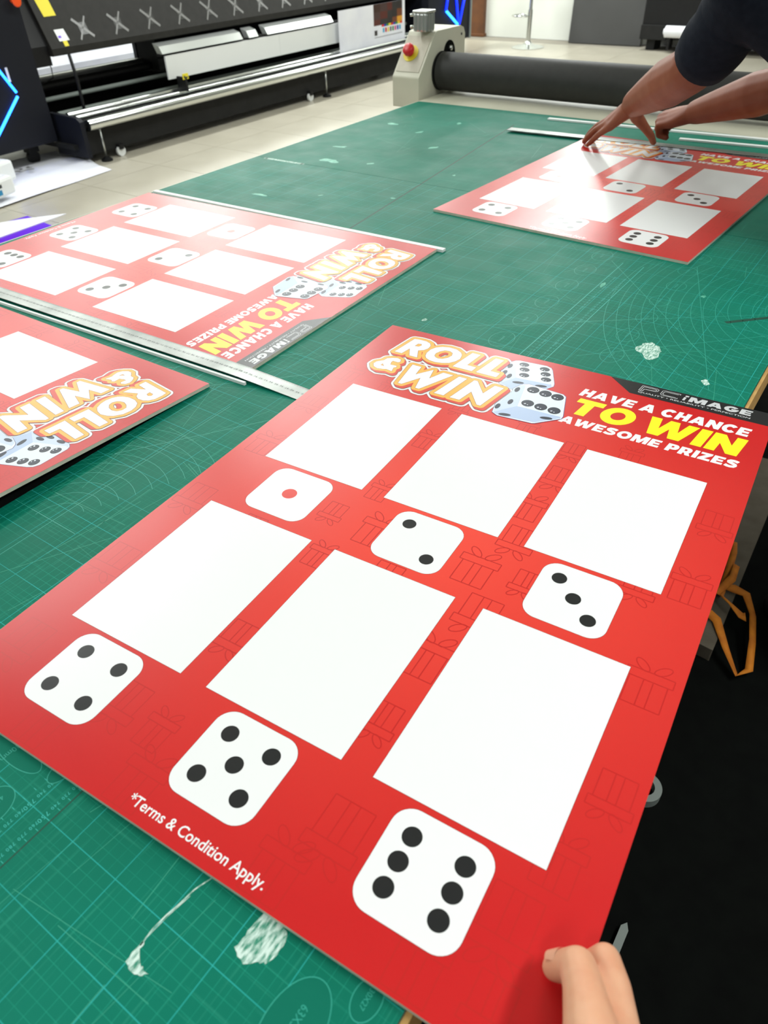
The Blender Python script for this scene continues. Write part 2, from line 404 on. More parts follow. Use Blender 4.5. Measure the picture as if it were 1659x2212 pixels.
# seam, numbers, ovals, arcs printed on the near mat
mb = MB()
for xx in (-0.3872,): mb.box(xx - 0.0006, -0.70, Z1 - 0.00003, xx + 0.0006, 0.60, Z1, 0)
mb.build('mat_joint', M['mat_dark'], mat1)
mb = MB()
for d in range(10): text_geo(str(d))
def digits(mbx, txt, x, y, h, z, rot, mi=0, adv=0.62):
    c, s = math.cos(rot), math.sin(rot); k = h / 0.729
    for i, ch in enumerate(txt):
        v, f = text_geo(ch); out = []
        for p in v:
            a, b = p[0] * k + i * adv * k, p[1] * k
            out.append((x + c * a - s * b, y + s * a + c * b, z))
        mbx.add(out, f, mi)
y = -0.07
for n in range(-150, 160):
    yy = 0.0725 + n * 0.01
    if not (-0.12 < yy < 1.33): continue
    v = abs(750 - n * 10) if yy < 0.8225 else n * 10 - 750
    if v < 0 or v > 999: v = v % 1000
    h = 0.0042 if v % 50 == 0 else 0.0031
    digits(mb, str(v), -0.3965, yy + 0.0042, h, Z1, -math.pi / 2)
    digits(mb, str(v), -0.4150, yy + 0.0042, h, Z1, -math.pi / 2)
    for k in (-1, 1): mb.seg((-0.3915 if k > 0 else -0.4195, yy), (-0.3885 if k > 0 else -0.4225, yy), 0.00022, Z1)
for xx in range(0, 60):
    X = -1.5 + xx * 0.01
    if X < -0.66: digits(mb, str(700 + xx * 10)[:3], X, 0.7925, 0.0031, Z1, math.pi)
for xx in (-0.3855, -0.4265): mb.seg((xx, 0.70), (xx, 1.40), 0.0005, Z1)
mb.build('ruler_figures', M['mat_bold'], mat1, kind='stuff')
def oval(cx, cy, ry, rx, txt, h, fill=True):
    b = MB()
    if fill: b.disc(cx, cy, rx, Z1 + 0.00002, 0, 36, ry)
    pts = [(cx + rx * math.cos(2*math.pi*i/40), cy + ry * math.sin(2*math.pi*i/40)) for i in range(40)]
    b.line(pts, 0.00035, Z1 + 0.00005, 1, True, False)
    if txt: put_text(b, txt, cx - h/2, cy + h * len(txt) * 0.34, h * len(txt) * 0.68, h, Z1 + 0.00006, 1, -math.pi/2)
    return b.build('template_oval', [M['mat_blank'], M['mat_line']], mat1)
OV = [(-0.142, 0.076, 0.0315, 0.0195, '63X39mm', 0.0058), (-0.100 - 0.012, 0.115, 0.014, 0.0095, '30X27', 0.004), (-0.437, 0.052, 0.0205, 0.015, '41X29mm', 0.005), (-0.462, 0.094, 0.010, 0.030, '', 0.0), (-0.417, 0.1075, 0.0155, 0.0085, '7mm', 0.0045)]
for a in OV: oval(*a)
put = MB(); put_text(put, '41X30mm', -0.4705, 0.112, 0.030, 0.0055, Z1 + 0.0002, 0, -math.pi/2); put.build('template_text', M['mat_line'], mat1)
for i in range(7): oval(-0.305 - 0.004 * (i % 2), 1.03 + i * 0.078, 0.026 - 0.001 * i, 0.017, '%dX%dmm' % (60 - 3 * i, 36 - 2 * i), 0.0042, False)
for i in range(6): oval(-0.475, 0.99 + i * 0.085, 0.028, 0.019, '%dX%dmm' % (66 - 3 * i, 40 - 2 * i), 0.0042, False)
mb = MB()
for i in range(14):       # compass arcs
    R = 0.05 + 0.02 * i; pts = []
    for k in range(25):
        a = math.radians(150 + 120 * k / 24.0); p = (-0.10 + R * math.cos(a) * 0.95, 1.33 + R * math.sin(a) * 1.35)
        if -1.6 < p[0] < -0.105 and p[1] < 1.5: pts.append(p)
    if len(pts) > 2: mb.line(pts, 0.00035, Z1, 0, False, False)
for i in range(9):
    R = 0.03 + 0.018 * i; pts = [(-0.70 + R * math.cos(math.radians(60 + a)), 0.30 + 1.2 * R * math.sin(math.radians(60 + a))) for a in range(0, 130, 6)]
    mb.line(pts, 0.0003, Z1, 0, False, False)
for (a, b) in (((-0.98, 0.10), (-0.62, 0.62)), ((-0.70, 0.04), (-0.705, 0.60)), ((-1.1, 0.30), (-0.66, 0.30)), ((-0.75, 0.80), (-0.75, 1.50)), ((-0.55, 1.0), (-0.10, 1.33)), ((-0.35, 1.0), (-0.10, 1.24)), ((-0.10, 1.0), (-0.45, 1.40)), ((-0.15, 1.0), (-0.30, 1.45)), ((-0.72, 0.78), (-0.90, 0.60)), ((-0.66, 0.74), (-0.80, 0.60))):
    mb.seg(a, b, 0.0004, Z1)
mb.build('template_arcs', M['mat_line'], mat1, kind='stuff')
def scratches(n, x0, x1, y0, y1, parent, lo=0.05, hi=0.4):
    b = MB()
    for i in range(n):
        x = rnd.uniform(x0, x1); y = rnd.uniform(y0, y1); L = rnd.uniform(lo, hi) * rnd.uniform(0.3, 1)
        a = rnd.choice([math.pi/2 + rnd.gauss(0, 0.18), rnd.gauss(0, 0.2), rnd.uniform(0, math.pi)])
        p, q = (x, y), (x + L * math.cos(a), y + L * math.sin(a))
        if min(p[0], q[0]) < x0 or max(p[0], q[0]) > x1 or min(p[1], q[1]) < y0 or max(p[1], q[1]) > y1: continue
        b.seg(p, q, rnd.uniform(0.00012, 0.0003), Z1 + 0.00001)
    return b.build('scratch_marks', M['mat_scratch'], parent, kind='stuff')
scratches(420, -1.60, -0.105, -0.2, 1.64, mat1); scratches(60, -1.60, -0.105, 1.67, 2.50, mat2, 0.05, 0.3)
# white scuffs; the faint far ones paint glare specks
def scuff(cx, cy, rx, ry, rot, parent, seed, n=26, rough=0.35, m='scuff'):
    r = random.Random(seed); pts = []; kr = [1 + r.uniform(-rough, rough * 0.6) for _ in range(n)]; ks = [0.25 * kr[i - 1] + 0.5 * kr[i] + 0.25 * kr[(i + 1) % n] for i in range(n)]
    for i in range(n):
        a = 2 * math.pi * i / n; k = ks[i]; p, q = rx * k * math.cos(a), ry * k * math.sin(a)
        pts.append((cx + p * math.cos(rot) - q * math.sin(rot), cy + p * math.sin(rot) + q * math.cos(rot)))
    b = MB(); b.poly([pts], Z1 + 0.0001); return b.build('scuff_and_glare_mark', M[m], parent)
def scuff_shape(pts, seed):
    r = random.Random(seed); out = []
    for i in range(len(pts)):
        p, q = pts[i], pts[(i + 1) % len(pts)]
        for t in (0, 0.33, 0.66): out.append((p[0] + (q[0] - p[0]) * t + r.uniform(-.0009, .0009), p[1] + (q[1] - p[1]) * t + r.uniform(-.0009, .0009)))
    b = MB(); b.poly([out], Z1 + 0.0001); return b.build('scuff_and_glare_mark', M['scuff'], mat1)
scuff_shape([(-0.2034, 0.1172), (-0.1899, 0.119), (-0.1815, 0.1168), (-0.1773, 0.108), (-0.1772, 0.1003), (-0.18, 0.0936), (-0.1859, 0.0909), (-0.1908, 0.0849), (-0.1993, 0.0858), (-0.2047, 0.0883), (-0.2038, 0.0987), (-0.2046, 0.109)], 2)
scuff_shape([(-0.2608, 0.0466), (-0.2600, 0.056), (-0.2575, 0.056), (-0.2565, 0.0502), (-0.249, 0.0455), (-0.2414, 0.044), (-0.2445, 0.0396), (-0.2514, 0.0395), (-0.2587, 0.0405)], 5)
scuff(-0.262, 1.075, 0.022, 0.030, 0.3, mat1, 9, 26, 0.5); scuff(-0.62, 0.985, 0.004, 0.006, 0, mat1, 11); scuff(-0.16, 1.02, 0.006, 0.01, 0.6, mat1, 14, 16, 0.6)
for i, (sx, sy, a, b_) in enumerate([(-1.40, 1.72, 0.030, 0.02), (-1.47, 1.86, 0.03, 0.01), (-1.28, 1.75, 0.012, 0.008), (-1.22, 1.98, 0.018, 0.008), (-1.36, 2.12, 0.020, 0.007), (-1.5, 2.18, 0.012, 0.02), (-1.31, 2.28, 0.016, 0.006), (-1.02, 1.76, 0.006, 0.004)]):
    scuff(sx, sy, a, b_, 0.3 * i, mat2, 30 + i, 18, 0.7, 'glare_scuff_faint')  # far specks of glare on the mat, painted as pale scuffs
for i, (sx, sy, a, b_) in enumerate([(-1.36, 1.38, 0.03, 0.007), (-1.05, 1.52, 0.006, 0.005), (-1.22, 1.45, 0.008, 0.004), (-0.25, 1.32, 0.006, 0.004), (-0.42, 1.28, 0.012, 0.004)]):
    scuff(sx, sy, a, b_, 0.4 * i, mat1, 50 + i, 18, 0.7, 'glare_scuff_faint')
mb = MB(); mb.line([(-1.585, 1.652), (-1.45, 1.6545)], 0.006, Z1 + 0.0001, 0); mb.build('scuff_and_glare_mark', M['scuff'], mat1)
mb = MB(); mb.line([(-0.2590, 0.0531), (-0.2600, 0.0655), (-0.2590, 0.0765), (-0.2571, 0.0862), (-0.2553, 0.1001), (-0.2508, 0.1129)], 0.0005, Z1 + 0.0001, 0, False, False); mb.line([(-0.2596, 0.056), (-0.2575, 0.078), (-0.2545, 0.0955)], 0.0003, Z1 + 0.00012, 0, False, False); mb.build('hair_scratch', M['scuff'], mat1)
mb = MB(); mb.line([(-1.010, 1.29), (-1.055, 1.655)], 0.0022, Z1, 0, False, False); mb.build('long_cut', M['mat_dark'], mat1)
mb = MB(); mb.line([(-1.056, 1.66), (-1.144, 2.345)], 0.0022, Z1, 0, False, False); mb.build('long_cut', M['mat_dark'], mat2)
mb = MB(); mb.line([(-0.19, 1.235), (-0.115, 1.31)], 0.004, Z1, 0, False, False); mb.build('dark_mark', M['mat_dark'], mat1)

# ================================================================== flatbed applicator gantry at the far end
ga = empty('laminating_gantry', (-0.87, 2.72, ZM), label='cream flatbed laminator gantry with a long dark grey pressure roller', category='laminator')
prof = [(2.57, 0.815), (2.57, 0.914), (2.685, 1.044), (2.70, 1.047), (2.865, 1.047), (2.888, 1.040), (2.90, 1.020), (2.90, 0.815)]
def housing(x0, x1, sgn):
    b = MB(); b.prism(prof, 'x', x0, x1); o = part(b, 'side_housing', M['cream'], ga, bevel=0.004)
    return o
hl = housing(-1.767, -1.652, 1); housing(-0.078, 0.037, -1)
# arched opening seen on the inner face
for x0, x1 in ((-1.6525, -1.6495), (-0.0805, -0.0775)):
    arch = [(2.742, 0.853)] + [(2.783 - 0.041 * math.cos(math.pi * i / 14), 0.965 + 0.045 * math.sin(math.pi * i / 14)) for i in range(15)] + [(2.824, 0.853)]
    b = MB(); b.prism(arch, 'x', x0, x1); part(b, 'arched_opening', M['void_black'], ga)
b = MB(); b.tube([(-1.655, 2.783, 0.985), (-1.640, 2.783, 0.985)], 0.008, 12); part(b, 'bearing_bolt', M['alu'], ga, smooth=True)
b = MB(); b.tube([(-1.70, 2.722, 0.918), (-0.03, 2.722, 0.918)], 0.018, 16); part(b, 'roller_shaft', M['alu'], ga, smooth=True)
b = MB(); X = [(-1.643, 0.056), (-1.640, 0.0625), (-0.095, 0.0625), (-0.092, 0.056)]
b.tube([(p[0], 2.722, 0.918) for p in X], [p[1] for p in X], 64); o = part(b, 'pressure_roller', M['roller'], ga); auto(o, 30)
b = MB(); b.tube([(-1.649, 2.722, 0.918), (-1.6435, 2.722, 0.918)], 0.064, 48); part(b, 'end_flange', M['black'], ga)
# raised sloping control panel, stop button, air cylinder
d = Vector((0, 2.685 - 2.57, 1.044 - 0.914)).normalized(); nrm = Vector((0, -d.z, d.y))
b = MB()
p0 = Vector((0, 2.57, 0.914)) + d * 0.02 + nrm * 0.0005; p1 = Vector((0, 2.57, 0.914)) + d * 0.155 + nrm * 0.0005
b.add([(-1.760, p0.y, p0.z), (-1.660, p0.y, p0.z), (-1.660, p1.y, p1.z), (-1.760, p1.y, p1.z)] + [(-1.760, *(p0 + nrm * 0.0015)[1:]), (-1.660, *(p0 + nrm * 0.0015)[1:]), (-1.660, *(p1 + nrm * 0.0015)[1:]), (-1.760, *(p1 + nrm * 0.0015)[1:])], [(4,5,6,7),(0,1,5,4),(1,2,6,5),(2,3,7,6),(3,0,4,7)])
part(b, 'control_panel', M['cream_panel'], ga)
bc = Vector((-1.722, 2.57, 0.914)) + d * 0.088 + nrm * 0.002
def along(b, c, n, items, nseg=24, mi=0): b.tube([tuple(c + n * h) for h, r in items], [r for h, r in items], nseg, mi)
b = MB(); along(b, bc, nrm, [(0, 0.030), (0.003, 0.030)], 28); yl = part(b, 'stop_collar', M['yellow'], ga)
b = MB(); along(b, bc, nrm, [(0.003, 0.012), (0.016, 0.012), (0.016, 0.021), (0.028, 0.0215), (0.034, 0.017), (0.036, 0.008)], 24); o = part(b, 'stop_button', M['red_plastic'], ga); auto(o, 50)
b = MB(); b.box(-1.722, 2.640, 1.047, -1.664, 2.700, 1.104); o = part(b, 'air_cylinder', M['alu'], ga, bevel=0.006)
b = MB()
for yy in (2.652, 2.670, 2.688): b.box(-1.6645, yy - 0.0022, 1.049, -1.6635, yy + 0.0022, 1.102)
for xx in (-1.709, -1.693, -1.677): b.box(xx - 0.0018, 2.6390, 1.049, xx + 0.0018, 2.6405, 1.102)
part(b, 'cylinder_groove', M['grey_bar'], ga)
b = MB(); b.box(-1.724, 2.638, 1.104, -1.662, 2.702, 1.112); part(b, 'cylinder_cap', M['alu'], ga, bevel=0.003)
for zz in (1.060, 1.096):
    b = MB(); b.tube([(-1.722, 2.665, zz), (-1.738, 2.665, zz), (-1.742, 2.655, zz)], 0.005, 10); part(b, 'air_fitting', M['chrome'], ga, smooth=True)
b = MB(); b.tube([(-1.6555, 2.872, 1.020), (-1.650, 2.872, 1.020)], 0.004, 10); part(b, 'screw', M['dark_ink'], ga)
for x0, x1 in ((-1.70, -1.640), (-0.076, -0.030)):
    b = MB(); b.box(x0, 2.60, 0.70, x1, 2.88, 0.815); part(b, 'carriage', M['black_matte'], ga)

# ================================================================== poster boards
BW, BH, BT = 0.594, 0.841, 0.0052
mmv = lambda L: [(a / 1000.0, b / 1000.0) for a, b in L]
HEAD = {
 'R': [[(-239,391.9),(-230.9,393.4),(-217.7,393),(-209.0,389),(-204.6,382),(-204.0,372.0),(-207.6,364.4),(-214.8,359.4),(-205.0,338.2),(-219.3,338.7),(-229.7,359.0),(-233.2,339.4),(-246.3,339.4)], [(-227.0,370.5),(-225.8,379.5),(-220.5,381.0),(-218.2,376.8),(-220.4,371.6)]],
 'O': [[(-196.3,348.6),(-199.4,358.3),(-199.1,371.1),(-194.8,381.6),(-186.3,388.4),(-175.9,391.5),(-162.4,390.4),(-151.5,383.5),(-147.1,376.7),(-144.4,364.7),(-147.6,354.2),(-153.7,345.5),(-163.6,340.3),(-174.1,338.0),(-184.3,339.2),(-191.8,343.1)], [(-184.6,357.0),(-185.8,364.3),(-182.6,372.9),(-177.2,379.2),(-169.0,380.0),(-162.9,376.4),(-160.5,368.5),(-162.9,359.5),(-168.9,352.5),(-175.4,350.6),(-181.4,353.0)]],
 'L': [[(-136.2,391.3),(-121.9,391),(-126.4,352.8),(-111.1,352),(-112.4,338.5),(-144.5,338.8)]],
 'L2': [[(-96.9,391.7),(-83.0,391.3),(-88.0,352.4),(-72.3,351.6),(-73.2,338.8),(-105.7,338.9)]],
 '&': [[(-237.7,320.0),(-230.5,322.7),(-223.8,320.6),(-221.2,314.2),(-223.6,310.8),(-232.7,311.5),(-232.9,307.0),(-230.2,299.6),(-219.9,300.7),(-218.0,296.3),(-221.2,293.5),(-218.0,282.4),(-228.3,284.4),(-235.0,282.0),(-242.1,280.3),(-250.2,283.6),(-255.1,290.8),(-254.4,297.8),(-249.2,303.9),(-246.4,306.5),(-244.8,315.1)], [(-243.0,291.7),(-242.6,297.4),(-236.5,290.9)]],
 'W': [[(-200.3,315.4),(-184.6,315.1),(-181.6,291.2),(-164.2,316.2),(-158.1,290.2),(-147.7,314.8),(-130.6,314.5),(-157.0,256.0),(-163.3,256.3),(-170.2,284.8),(-186.3,256.6),(-192.4,256.7)]],
 'I': [[(-121.7,315.3),(-108.1,314.9),(-117.4,256.2),(-132.8,256)]],
 'N': [[(-97.2,315.8),(-91.9,316.0),(-70.5,288.0),(-64.3,315.4),(-49.9,314.8),(-59.8,255.8),(-65.5,255.9),(-87.0,284.0),(-92.3,256.0),(-107.6,255.9)]],
}
DIE1 = [(-71.5,394.3),(-67.2,400.4),(-62,403),(-20,406),(-12,403),(-7.5,396.7),(8.4,361.1),(10.1,353.4),(2.8,341.1),(-28.9,330),(-39.9,318.3),(-62.0,325.3),(-75.8,364.2)]
DIE2 = [(-38.4,320.7),(-33,335),(-29.7,339.0),(-23.2,343.3),(30.1,338.2),(35.6,333.8),(49.8,283.4),(49.7,276.6),(22.3,250.0),(19.2,248.3),(-29.4,244.6),(-38.7,249.6),(-43.4,270.6),(-36.3,311.8)]

# heavy slab alphabet for the slogan, unit height
def ring(rx, ry, irx, iry, a0=0, a1=360, n=26):
    o = [(rx + rx * math.cos(math.radians(a0 + (a1 - a0) * i / n)), 0.5 + ry * math.sin(math.radians(a0 + (a1 - a0) * i / n))) for i in range(n + (0 if a1 - a0 == 360 else 1))]
    q = [(rx + irx * math.cos(math.radians(a0 + (a1 - a0) * i / n)), 0.5 + iry * math.sin(math.radians(a0 + (a1 - a0) * i / n))) for i in range(n + (0 if a1 - a0 == 360 else 1))]
    return [o, q] if a1 - a0 == 360 else [o + q[::-1]]
def thick(pts, hw):
    """outline polygon of a thick polyline"""
    Lf, Rt = [], []
    for i, p in enumerate(pts):
        a = pts[max(i - 1, 0)]; b = pts[min(i + 1, len(pts) - 1)]; dx, dy = b[0] - a[0], b[1] - a[1]; L = math.hypot(dx, dy) or 1
        Lf.append((p[0] - dy / L * hw, p[1] + dx / L * hw)); Rt.append((p[0] + dy / L * hw, p[1] - dx / L * hw))
    return [Lf + Rt[::-1]]
FONT = {
 'H': (1.0, [[(0,0),(.36,0),(.36,.36),(.64,.36),(.64,0),(1,0),(1,1),(.64,1),(.64,.64),(.36,.64),(.36,1),(0,1)]]),
 'A': (1.16, [[(0,0),(.37,0),(.42,.15),(.74,.15),(.79,0),(1.16,0),(.78,1),(.38,1)], [(.5,.4),(.66,.4),(.58,.66)]]),
 'V': (1.16, [[(0,1),(.38,1),(.58,.38),(.78,1),(1.16,1),(.77,0),(.39,0)]]),
 'E': (.86, [[(0,0),(.86,0),(.86,.25),(.36,.25),(.36,.385),(.79,.385),(.79,.615),(.36,.615),(.36,.75),(.86,.75),(.86,1),(0,1)]]),
 'C': (1.06, ring(.56, .53, .21, .23, 38, 322)),
 'G': (1.10, [ring(.56, .53, .21, .23, 38, 335)[0] + []]),
 'O': (1.16, ring(.58, .53, .24, .24)),
 'N': (1.04, [[(0,0),(.34,0),(.34,.48),(.69,0),(1.04,0),(1.04,1),(.70,1),(.70,.5),(.35,1),(0,1)]]),
 'T': (.98, [[(.31,0),(.67,0),(.67,.73),(.98,.73),(.98,1),(0,1),(0,.73),(.31,.73)]]),
 'W': (1.62, [[(.28,0),(.66,0),(.81,.5),(.96,0),(1.34,0),(1.62,1),(1.26,1),(1.13,.42),(.97,1),(.65,1),(.49,.42),(.36,1),(0,1)]]),
 'I': (.36, [[(0,0),(.36,0),(.36,1),(0,1)]]),
 'M': (1.32, [[(0,0),(.33,0),(.33,.52),(.53,0),(.79,0),(.99,.52),(.99,0),(1.32,0),(1.32,1),(.88,1),(.66,.45),(.44,1),(0,1)]]),
 'P': (.94, [[(0,0),(.36,0),(.36,.28),(.6,.28),(.8,.34),(.91,.48),(.94,.65),(.9,.82),(.79,.94),(.6,1),(0,1)], [(.36,.55),(.52,.55),(.57,.65),(.52,.75),(.36,.75)]]),
 'R': (1.0, [[(0,0),(.36,0),(.36,.27),(.46,.27),(.6,0),(1,0),(.79,.34),(.9,.48),(.94,.65),(.9,.82),(.79,.94),(.6,1),(0,1)], [(.36,.54),(.52,.54),(.57,.65),(.52,.76),(.36,.76)]]),
 'Z': (.92, [[(0,0),(.92,0),(.92,.26),(.46,.26),(.9,.76),(.9,1),(.03,1),(.03,.74),(.44,.74),(0,.25)]]),
 'S': (.98, thick([(.90,.79),(.74,.86),(.5,.88),(.28,.85),(.18,.75),(.22,.64),(.4,.57),(.6,.51),(.78,.43),(.83,.3),(.75,.18),(.52,.12),(.3,.13),(.06,.22)], .142)),
 'i': (.36, [[(0,0),(.36,0),(.36,.62),(0,.62)]]),
}
def slogan(mb, txt, x0, x1, y0, h, z, mi, shear=0.16, gap=0.10, space=0.42):
    adv = sum((space if c == ' ' else FONT[c][0] + gap) for c in txt) - gap
    k = (x1 - x0 - shear * h) / adv; x = x0
    for c in txt:
        if c == ' ': x += space * k; continue
        wd, loops = FONT[c]
        mb.poly([[((x + p[0] * k + shear * p[1] * h) / 1000, (y0 + p[1] * h) / 1000) for p in lp] for lp in loops], z, mi)
        if c == 'G':
            mb.poly([[((x + p[0] * k + shear * p[1] * h) / 1000, (y0 + p[1] * h) / 1000) for p in [(.55,.33),(1.1,.33),(1.1,.56),(.55,.56)]]], z, mi)
        x += (wd + gap) * k

def rrect(cx, cy, w, h, r, n=8):
    pts = []
    for (sx, sy, a0) in ((1, 1, 0), (-1, 1, 90), (-1, -1, 180), (1, -1, 270)):
        for i in range(n + 1):
            a = math.radians(a0 + 90 * i / n); pts.append((cx + sx * (w/2 - r) + r * math.cos(a), cy + sy * (h/2 - r) + r * math.sin(a)))
    return pts

def gift(mb, cx, cy, s, flip, z, mi):
    cx, cy, s = cx / 1000, cy / 1000, s / 1000; f = -1 if flip else 1
    P = lambda L: [(cx + f * a * s, cy + f * b * s) for a, b in L]
    hw = 0.00055 if s > 0.03 else 0.00045
    mb.line(P([(-.4,.12),(-.4,-.62),(.4,-.62),(.4,.12)]), hw, z, mi, False, False)
    mb.line(P([(-.5,.12),(.5,.12),(.5,.36),(-.5,.36)]), hw, z + 0.00001, mi, True, False)
    for a in (-.1, .1): mb.line(P([(a,.12),(a,-.62)]), hw, z + 0.00002, mi, False, False)
    for sgn in (-1, 1):
        lp = [(sgn * (.05 + .17 * (1 - math.cos(t)) * 1.0), .40 + .10 * (1 - math.cos(t)) + .12 * math.sin(t)) for t in [2 * math.pi * k / 12 for k in range(12)]]
        mb.line(P(lp), hw, z, mi, True, False)

def sdf_grid(loops_list, x0, x1, y0, y1, h):
    """signed distance (negative inside) to a set of outlines with holes, sampled on a grid"""
    xs = np.arange(x0, x1 + h / 2, h); ys = np.arange(y0, y1 + h / 2, h); X, Y = np.meshgrid(xs, ys)
    D = np.full(X.shape, 1e9)
    for loops in loops_list:
        d = np.full(X.shape, 1e9); ins = np.zeros(X.shape, bool)
        for lp in loops:
            for i in range(len(lp)):
                (ax, ay), (bx, by) = lp[i - 1], lp[i]; ex, ey = bx - ax, by - ay
                t = np.clip(((X - ax) * ex + (Y - ay) * ey) / (ex * ex + ey * ey + 1e-18), 0, 1)
                d = np.minimum(d, np.hypot(X - ax - t * ex, Y - ay - t * ey))
                if ay != by: ins ^= ((ay > Y) != (by > Y)) & (X < ax + (Y - ay) * ex / (by - ay))
        D = np.minimum(D, np.where(ins, -d, d))
    return xs, ys, D

def region(mb, xs, ys, F, z, mi=0):
    """flat, non-overlapping mesh of the region F < 0 (marching squares, inner runs merged)"""
    ny, nx = F.shape
    inside = F < 0
    full = inside[:-1, :-1] & inside[1:, :-1] & inside[:-1, 1:] & inside[1:, 1:]
    some = (inside[:-1, :-1] | inside[1:, :-1] | inside[:-1, 1:] | inside[1:, 1:]) & ~full
    for j in range(ny - 1):
        row = full[j]; i = 0
        idx = np.flatnonzero(np.diff(np.concatenate(([0], row.astype(np.int8), [0]))))
        for a, b in zip(idx[0::2], idx[1::2]): mb.add([(xs[a], ys[j], z), (xs[b], ys[j], z), (xs[b], ys[j + 1], z), (xs[a], ys[j + 1], z)], [(0, 1, 2, 3)], mi)
    for j, i in zip(*np.nonzero(some)):
        c = [(xs[i], ys[j], F[j, i]), (xs[i + 1], ys[j], F[j, i + 1]), (xs[i + 1], ys[j + 1], F[j + 1, i + 1]), (xs[i], ys[j + 1], F[j + 1, i])]
        out = []
        for k in range(4):
            p, q = c[k], c[(k + 1) % 4]
            if p[2] < 0: out.append((p[0], p[1], z))
            if (p[2] < 0) != (q[2] < 0):
                t = p[2] / (p[2] - q[2]); out.append((p[0] + t * (q[0] - p[0]), p[1] + t * (q[1] - p[1]), z))
        if len(out) > 2: mb.add(out, [tuple(range(len(out)))], mi)

def make_board():
    root = empty('poster_board', (0, 0, 0))
    b = MB(); b.box(-BW/2, -BH/2, 0, BW/2, BH/2, BT - 0.0002); b.build('foam_core', M['foam_edge'], root)
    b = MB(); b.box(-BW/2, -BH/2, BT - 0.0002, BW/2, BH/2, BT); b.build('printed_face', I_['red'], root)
    z = BT
    # faint gift boxes
    b = MB()
    GF = [(-49.6,-38,44,0),(72.8,-38,44,0),(94.8,147.5,40,1),(81.2,82.8,40,0),(94.7,19.4,40,1),(-83,25,30,0),(-110,-37.1,30,1),(102.6,-100.3,44,1),(84,-166.2,44,0),(127,-37.2,32,1),(228,14,36,1),(104.6,-351,46,1),(-172.4,-400,40,0),(-79.4,-350,32,0),(-58.8,-396,42,0),(-264,-346.3,46,1),(-276,-220.9,44,1),(-83,-102,32,0),(240,-347.5,46,1),(198.3,-400,40,0),(79.9,-402,42,0),(255.1,-285,38,0),(274,-219.5,36,1),(-272.1,-94.2,42,1),(-83.5,147.4,34,0),(-125,-348.1,40,1),
          (272,40,40,0),(275,150,38,1),(268,-100,42,0),(-268,40,40,0),(-272,150,36,1),(-270,250,36,0),(-268,340,30,1),(-80,235,28,1),(18,238,30,0),(20,405,26,1),(-160,408,24,0),(-86,-240,36,1),(82,-250,34,1),(88,210,32,1),(155,238,30,0),(-200,240,28,0),(-5,-100,38,1),(-180,-105,34,1),(-270,-400,34,1),(250,-400,34,1)]
    for (gx, gy, s, fl) in GF:
        gx = max(min(gx, 296 - s * .52), -296 + s * .52); gy = max(min(gy, 419 - s * .66), -419 + s * .66)
        gift(b, gx, gy, s, fl, z + 0.00003, 0)
    b.build('gift_pattern', I_['gift'], root, label='faint dark red gift box outlines')
    # white prize panels with a hairline border
    b = MB()
    for j in range(2):
        for i in range(3):
            cx, cy = (i - 1) * 176.7, 120.6 - j * 312.4
            b.poly([mmv([(cx - 73.3, cy - 104.7), (cx + 73.3, cy - 104.7), (cx + 73.3, cy + 104.7), (cx - 73.3, cy + 104.7)])], z + 0.00006)
    DC = [(-175.4,-32),(-0.8,-32),(176,-32),(-178.5,-342.8),(-0.2,-343.6),(176.5,-344)]
    for (dx, dy) in DC: b.poly([mmv(rrect(dx, dy, 84.6, 84.6, 17.3))], z + 0.00006)
    b.build('hairline_borders', I_['line'], root)
    pm = MB(); pm.poly([mmv([(-73, -104.4), (73, -104.4), (73, 104.4), (-73, 104.4)])]); pme = pm.mesh('white_panel', I_['white'])
    for j in range(2):
        for i in range(3):
            o = bpy.data.objects.new('white_panel', pme); COL.objects.link(o); o.parent = root; o.location = ((i - 1) * 0.1767, (120.6 - j * 312.4) / 1000, z + 0.00009)
    fm = MB(); fm.poly([mmv(rrect(0, 0, 84, 84, 17))]); fme = fm.mesh('die_face', I_['white'])
    pb = MB(); pb.disc(0, 0, 0.0079, 0, 0, 32); pk = pb.mesh('pip', I_['black']); pb = MB(); pb.disc(0, 0, 0.0092, 0, 0, 32); prd = pb.mesh('pip', I_['red_pip'])
    h, v = 22, 21
    PIPS = [[(0, 0)], [(-h, v), (h, -v)], [(-h, v), (0, 0), (h, -v)], [(-h, v), (h, v), (-h, -v), (h, -v)], [(-h, v), (h, v), (0, 0), (-h, -v), (h, -v)], [(-h, v), (-h, 0), (-h, -v), (h, v), (h, 0), (h, -v)]]
    for k, (dx, dy) in enumerate(DC):
        o = bpy.data.objects.new('die_face', fme); COL.objects.link(o); o.parent = root; o.location = (dx / 1000, dy / 1000, z + 0.00009); o['label'] = 'white rounded die face showing ' + ('one', 'two', 'three', 'four', 'five', 'six')[k]
        for (a, c) in PIPS[k]:
            q = bpy.data.objects.new('pip', prd if k == 0 else pk); COL.objects.link(q); q.parent = o; q.location = (a / 1000, c / 1000, 0.00003)
    # headline: layers of outline under eight white letters
    hstep = 0.0005
    xs, ys, D0 = sdf_grid([[mmv(lp) for lp in L] for L in HEAD.values()], -0.275, -0.020, 0.225, 0.412, hstep)
    DS = D0.copy()
    for k in range(1, 11):      # swept 5 mm to the right and 5 mm down
        sh = np.full(D0.shape, 1e9); sh[:-k, k:] = D0[k:, :-k]; DS = np.minimum(DS, sh)
    def layer(F, hw, z, name, m):
        b = MB(); region(b, xs, ys, F - hw, z); return b.build(name, I_[m], root)
    layer(DS, 0.0107, z + 0.00009, 'headline_rim', 'line'); layer(DS, 0.0100, z + 0.00012, 'headline_border', 'white')
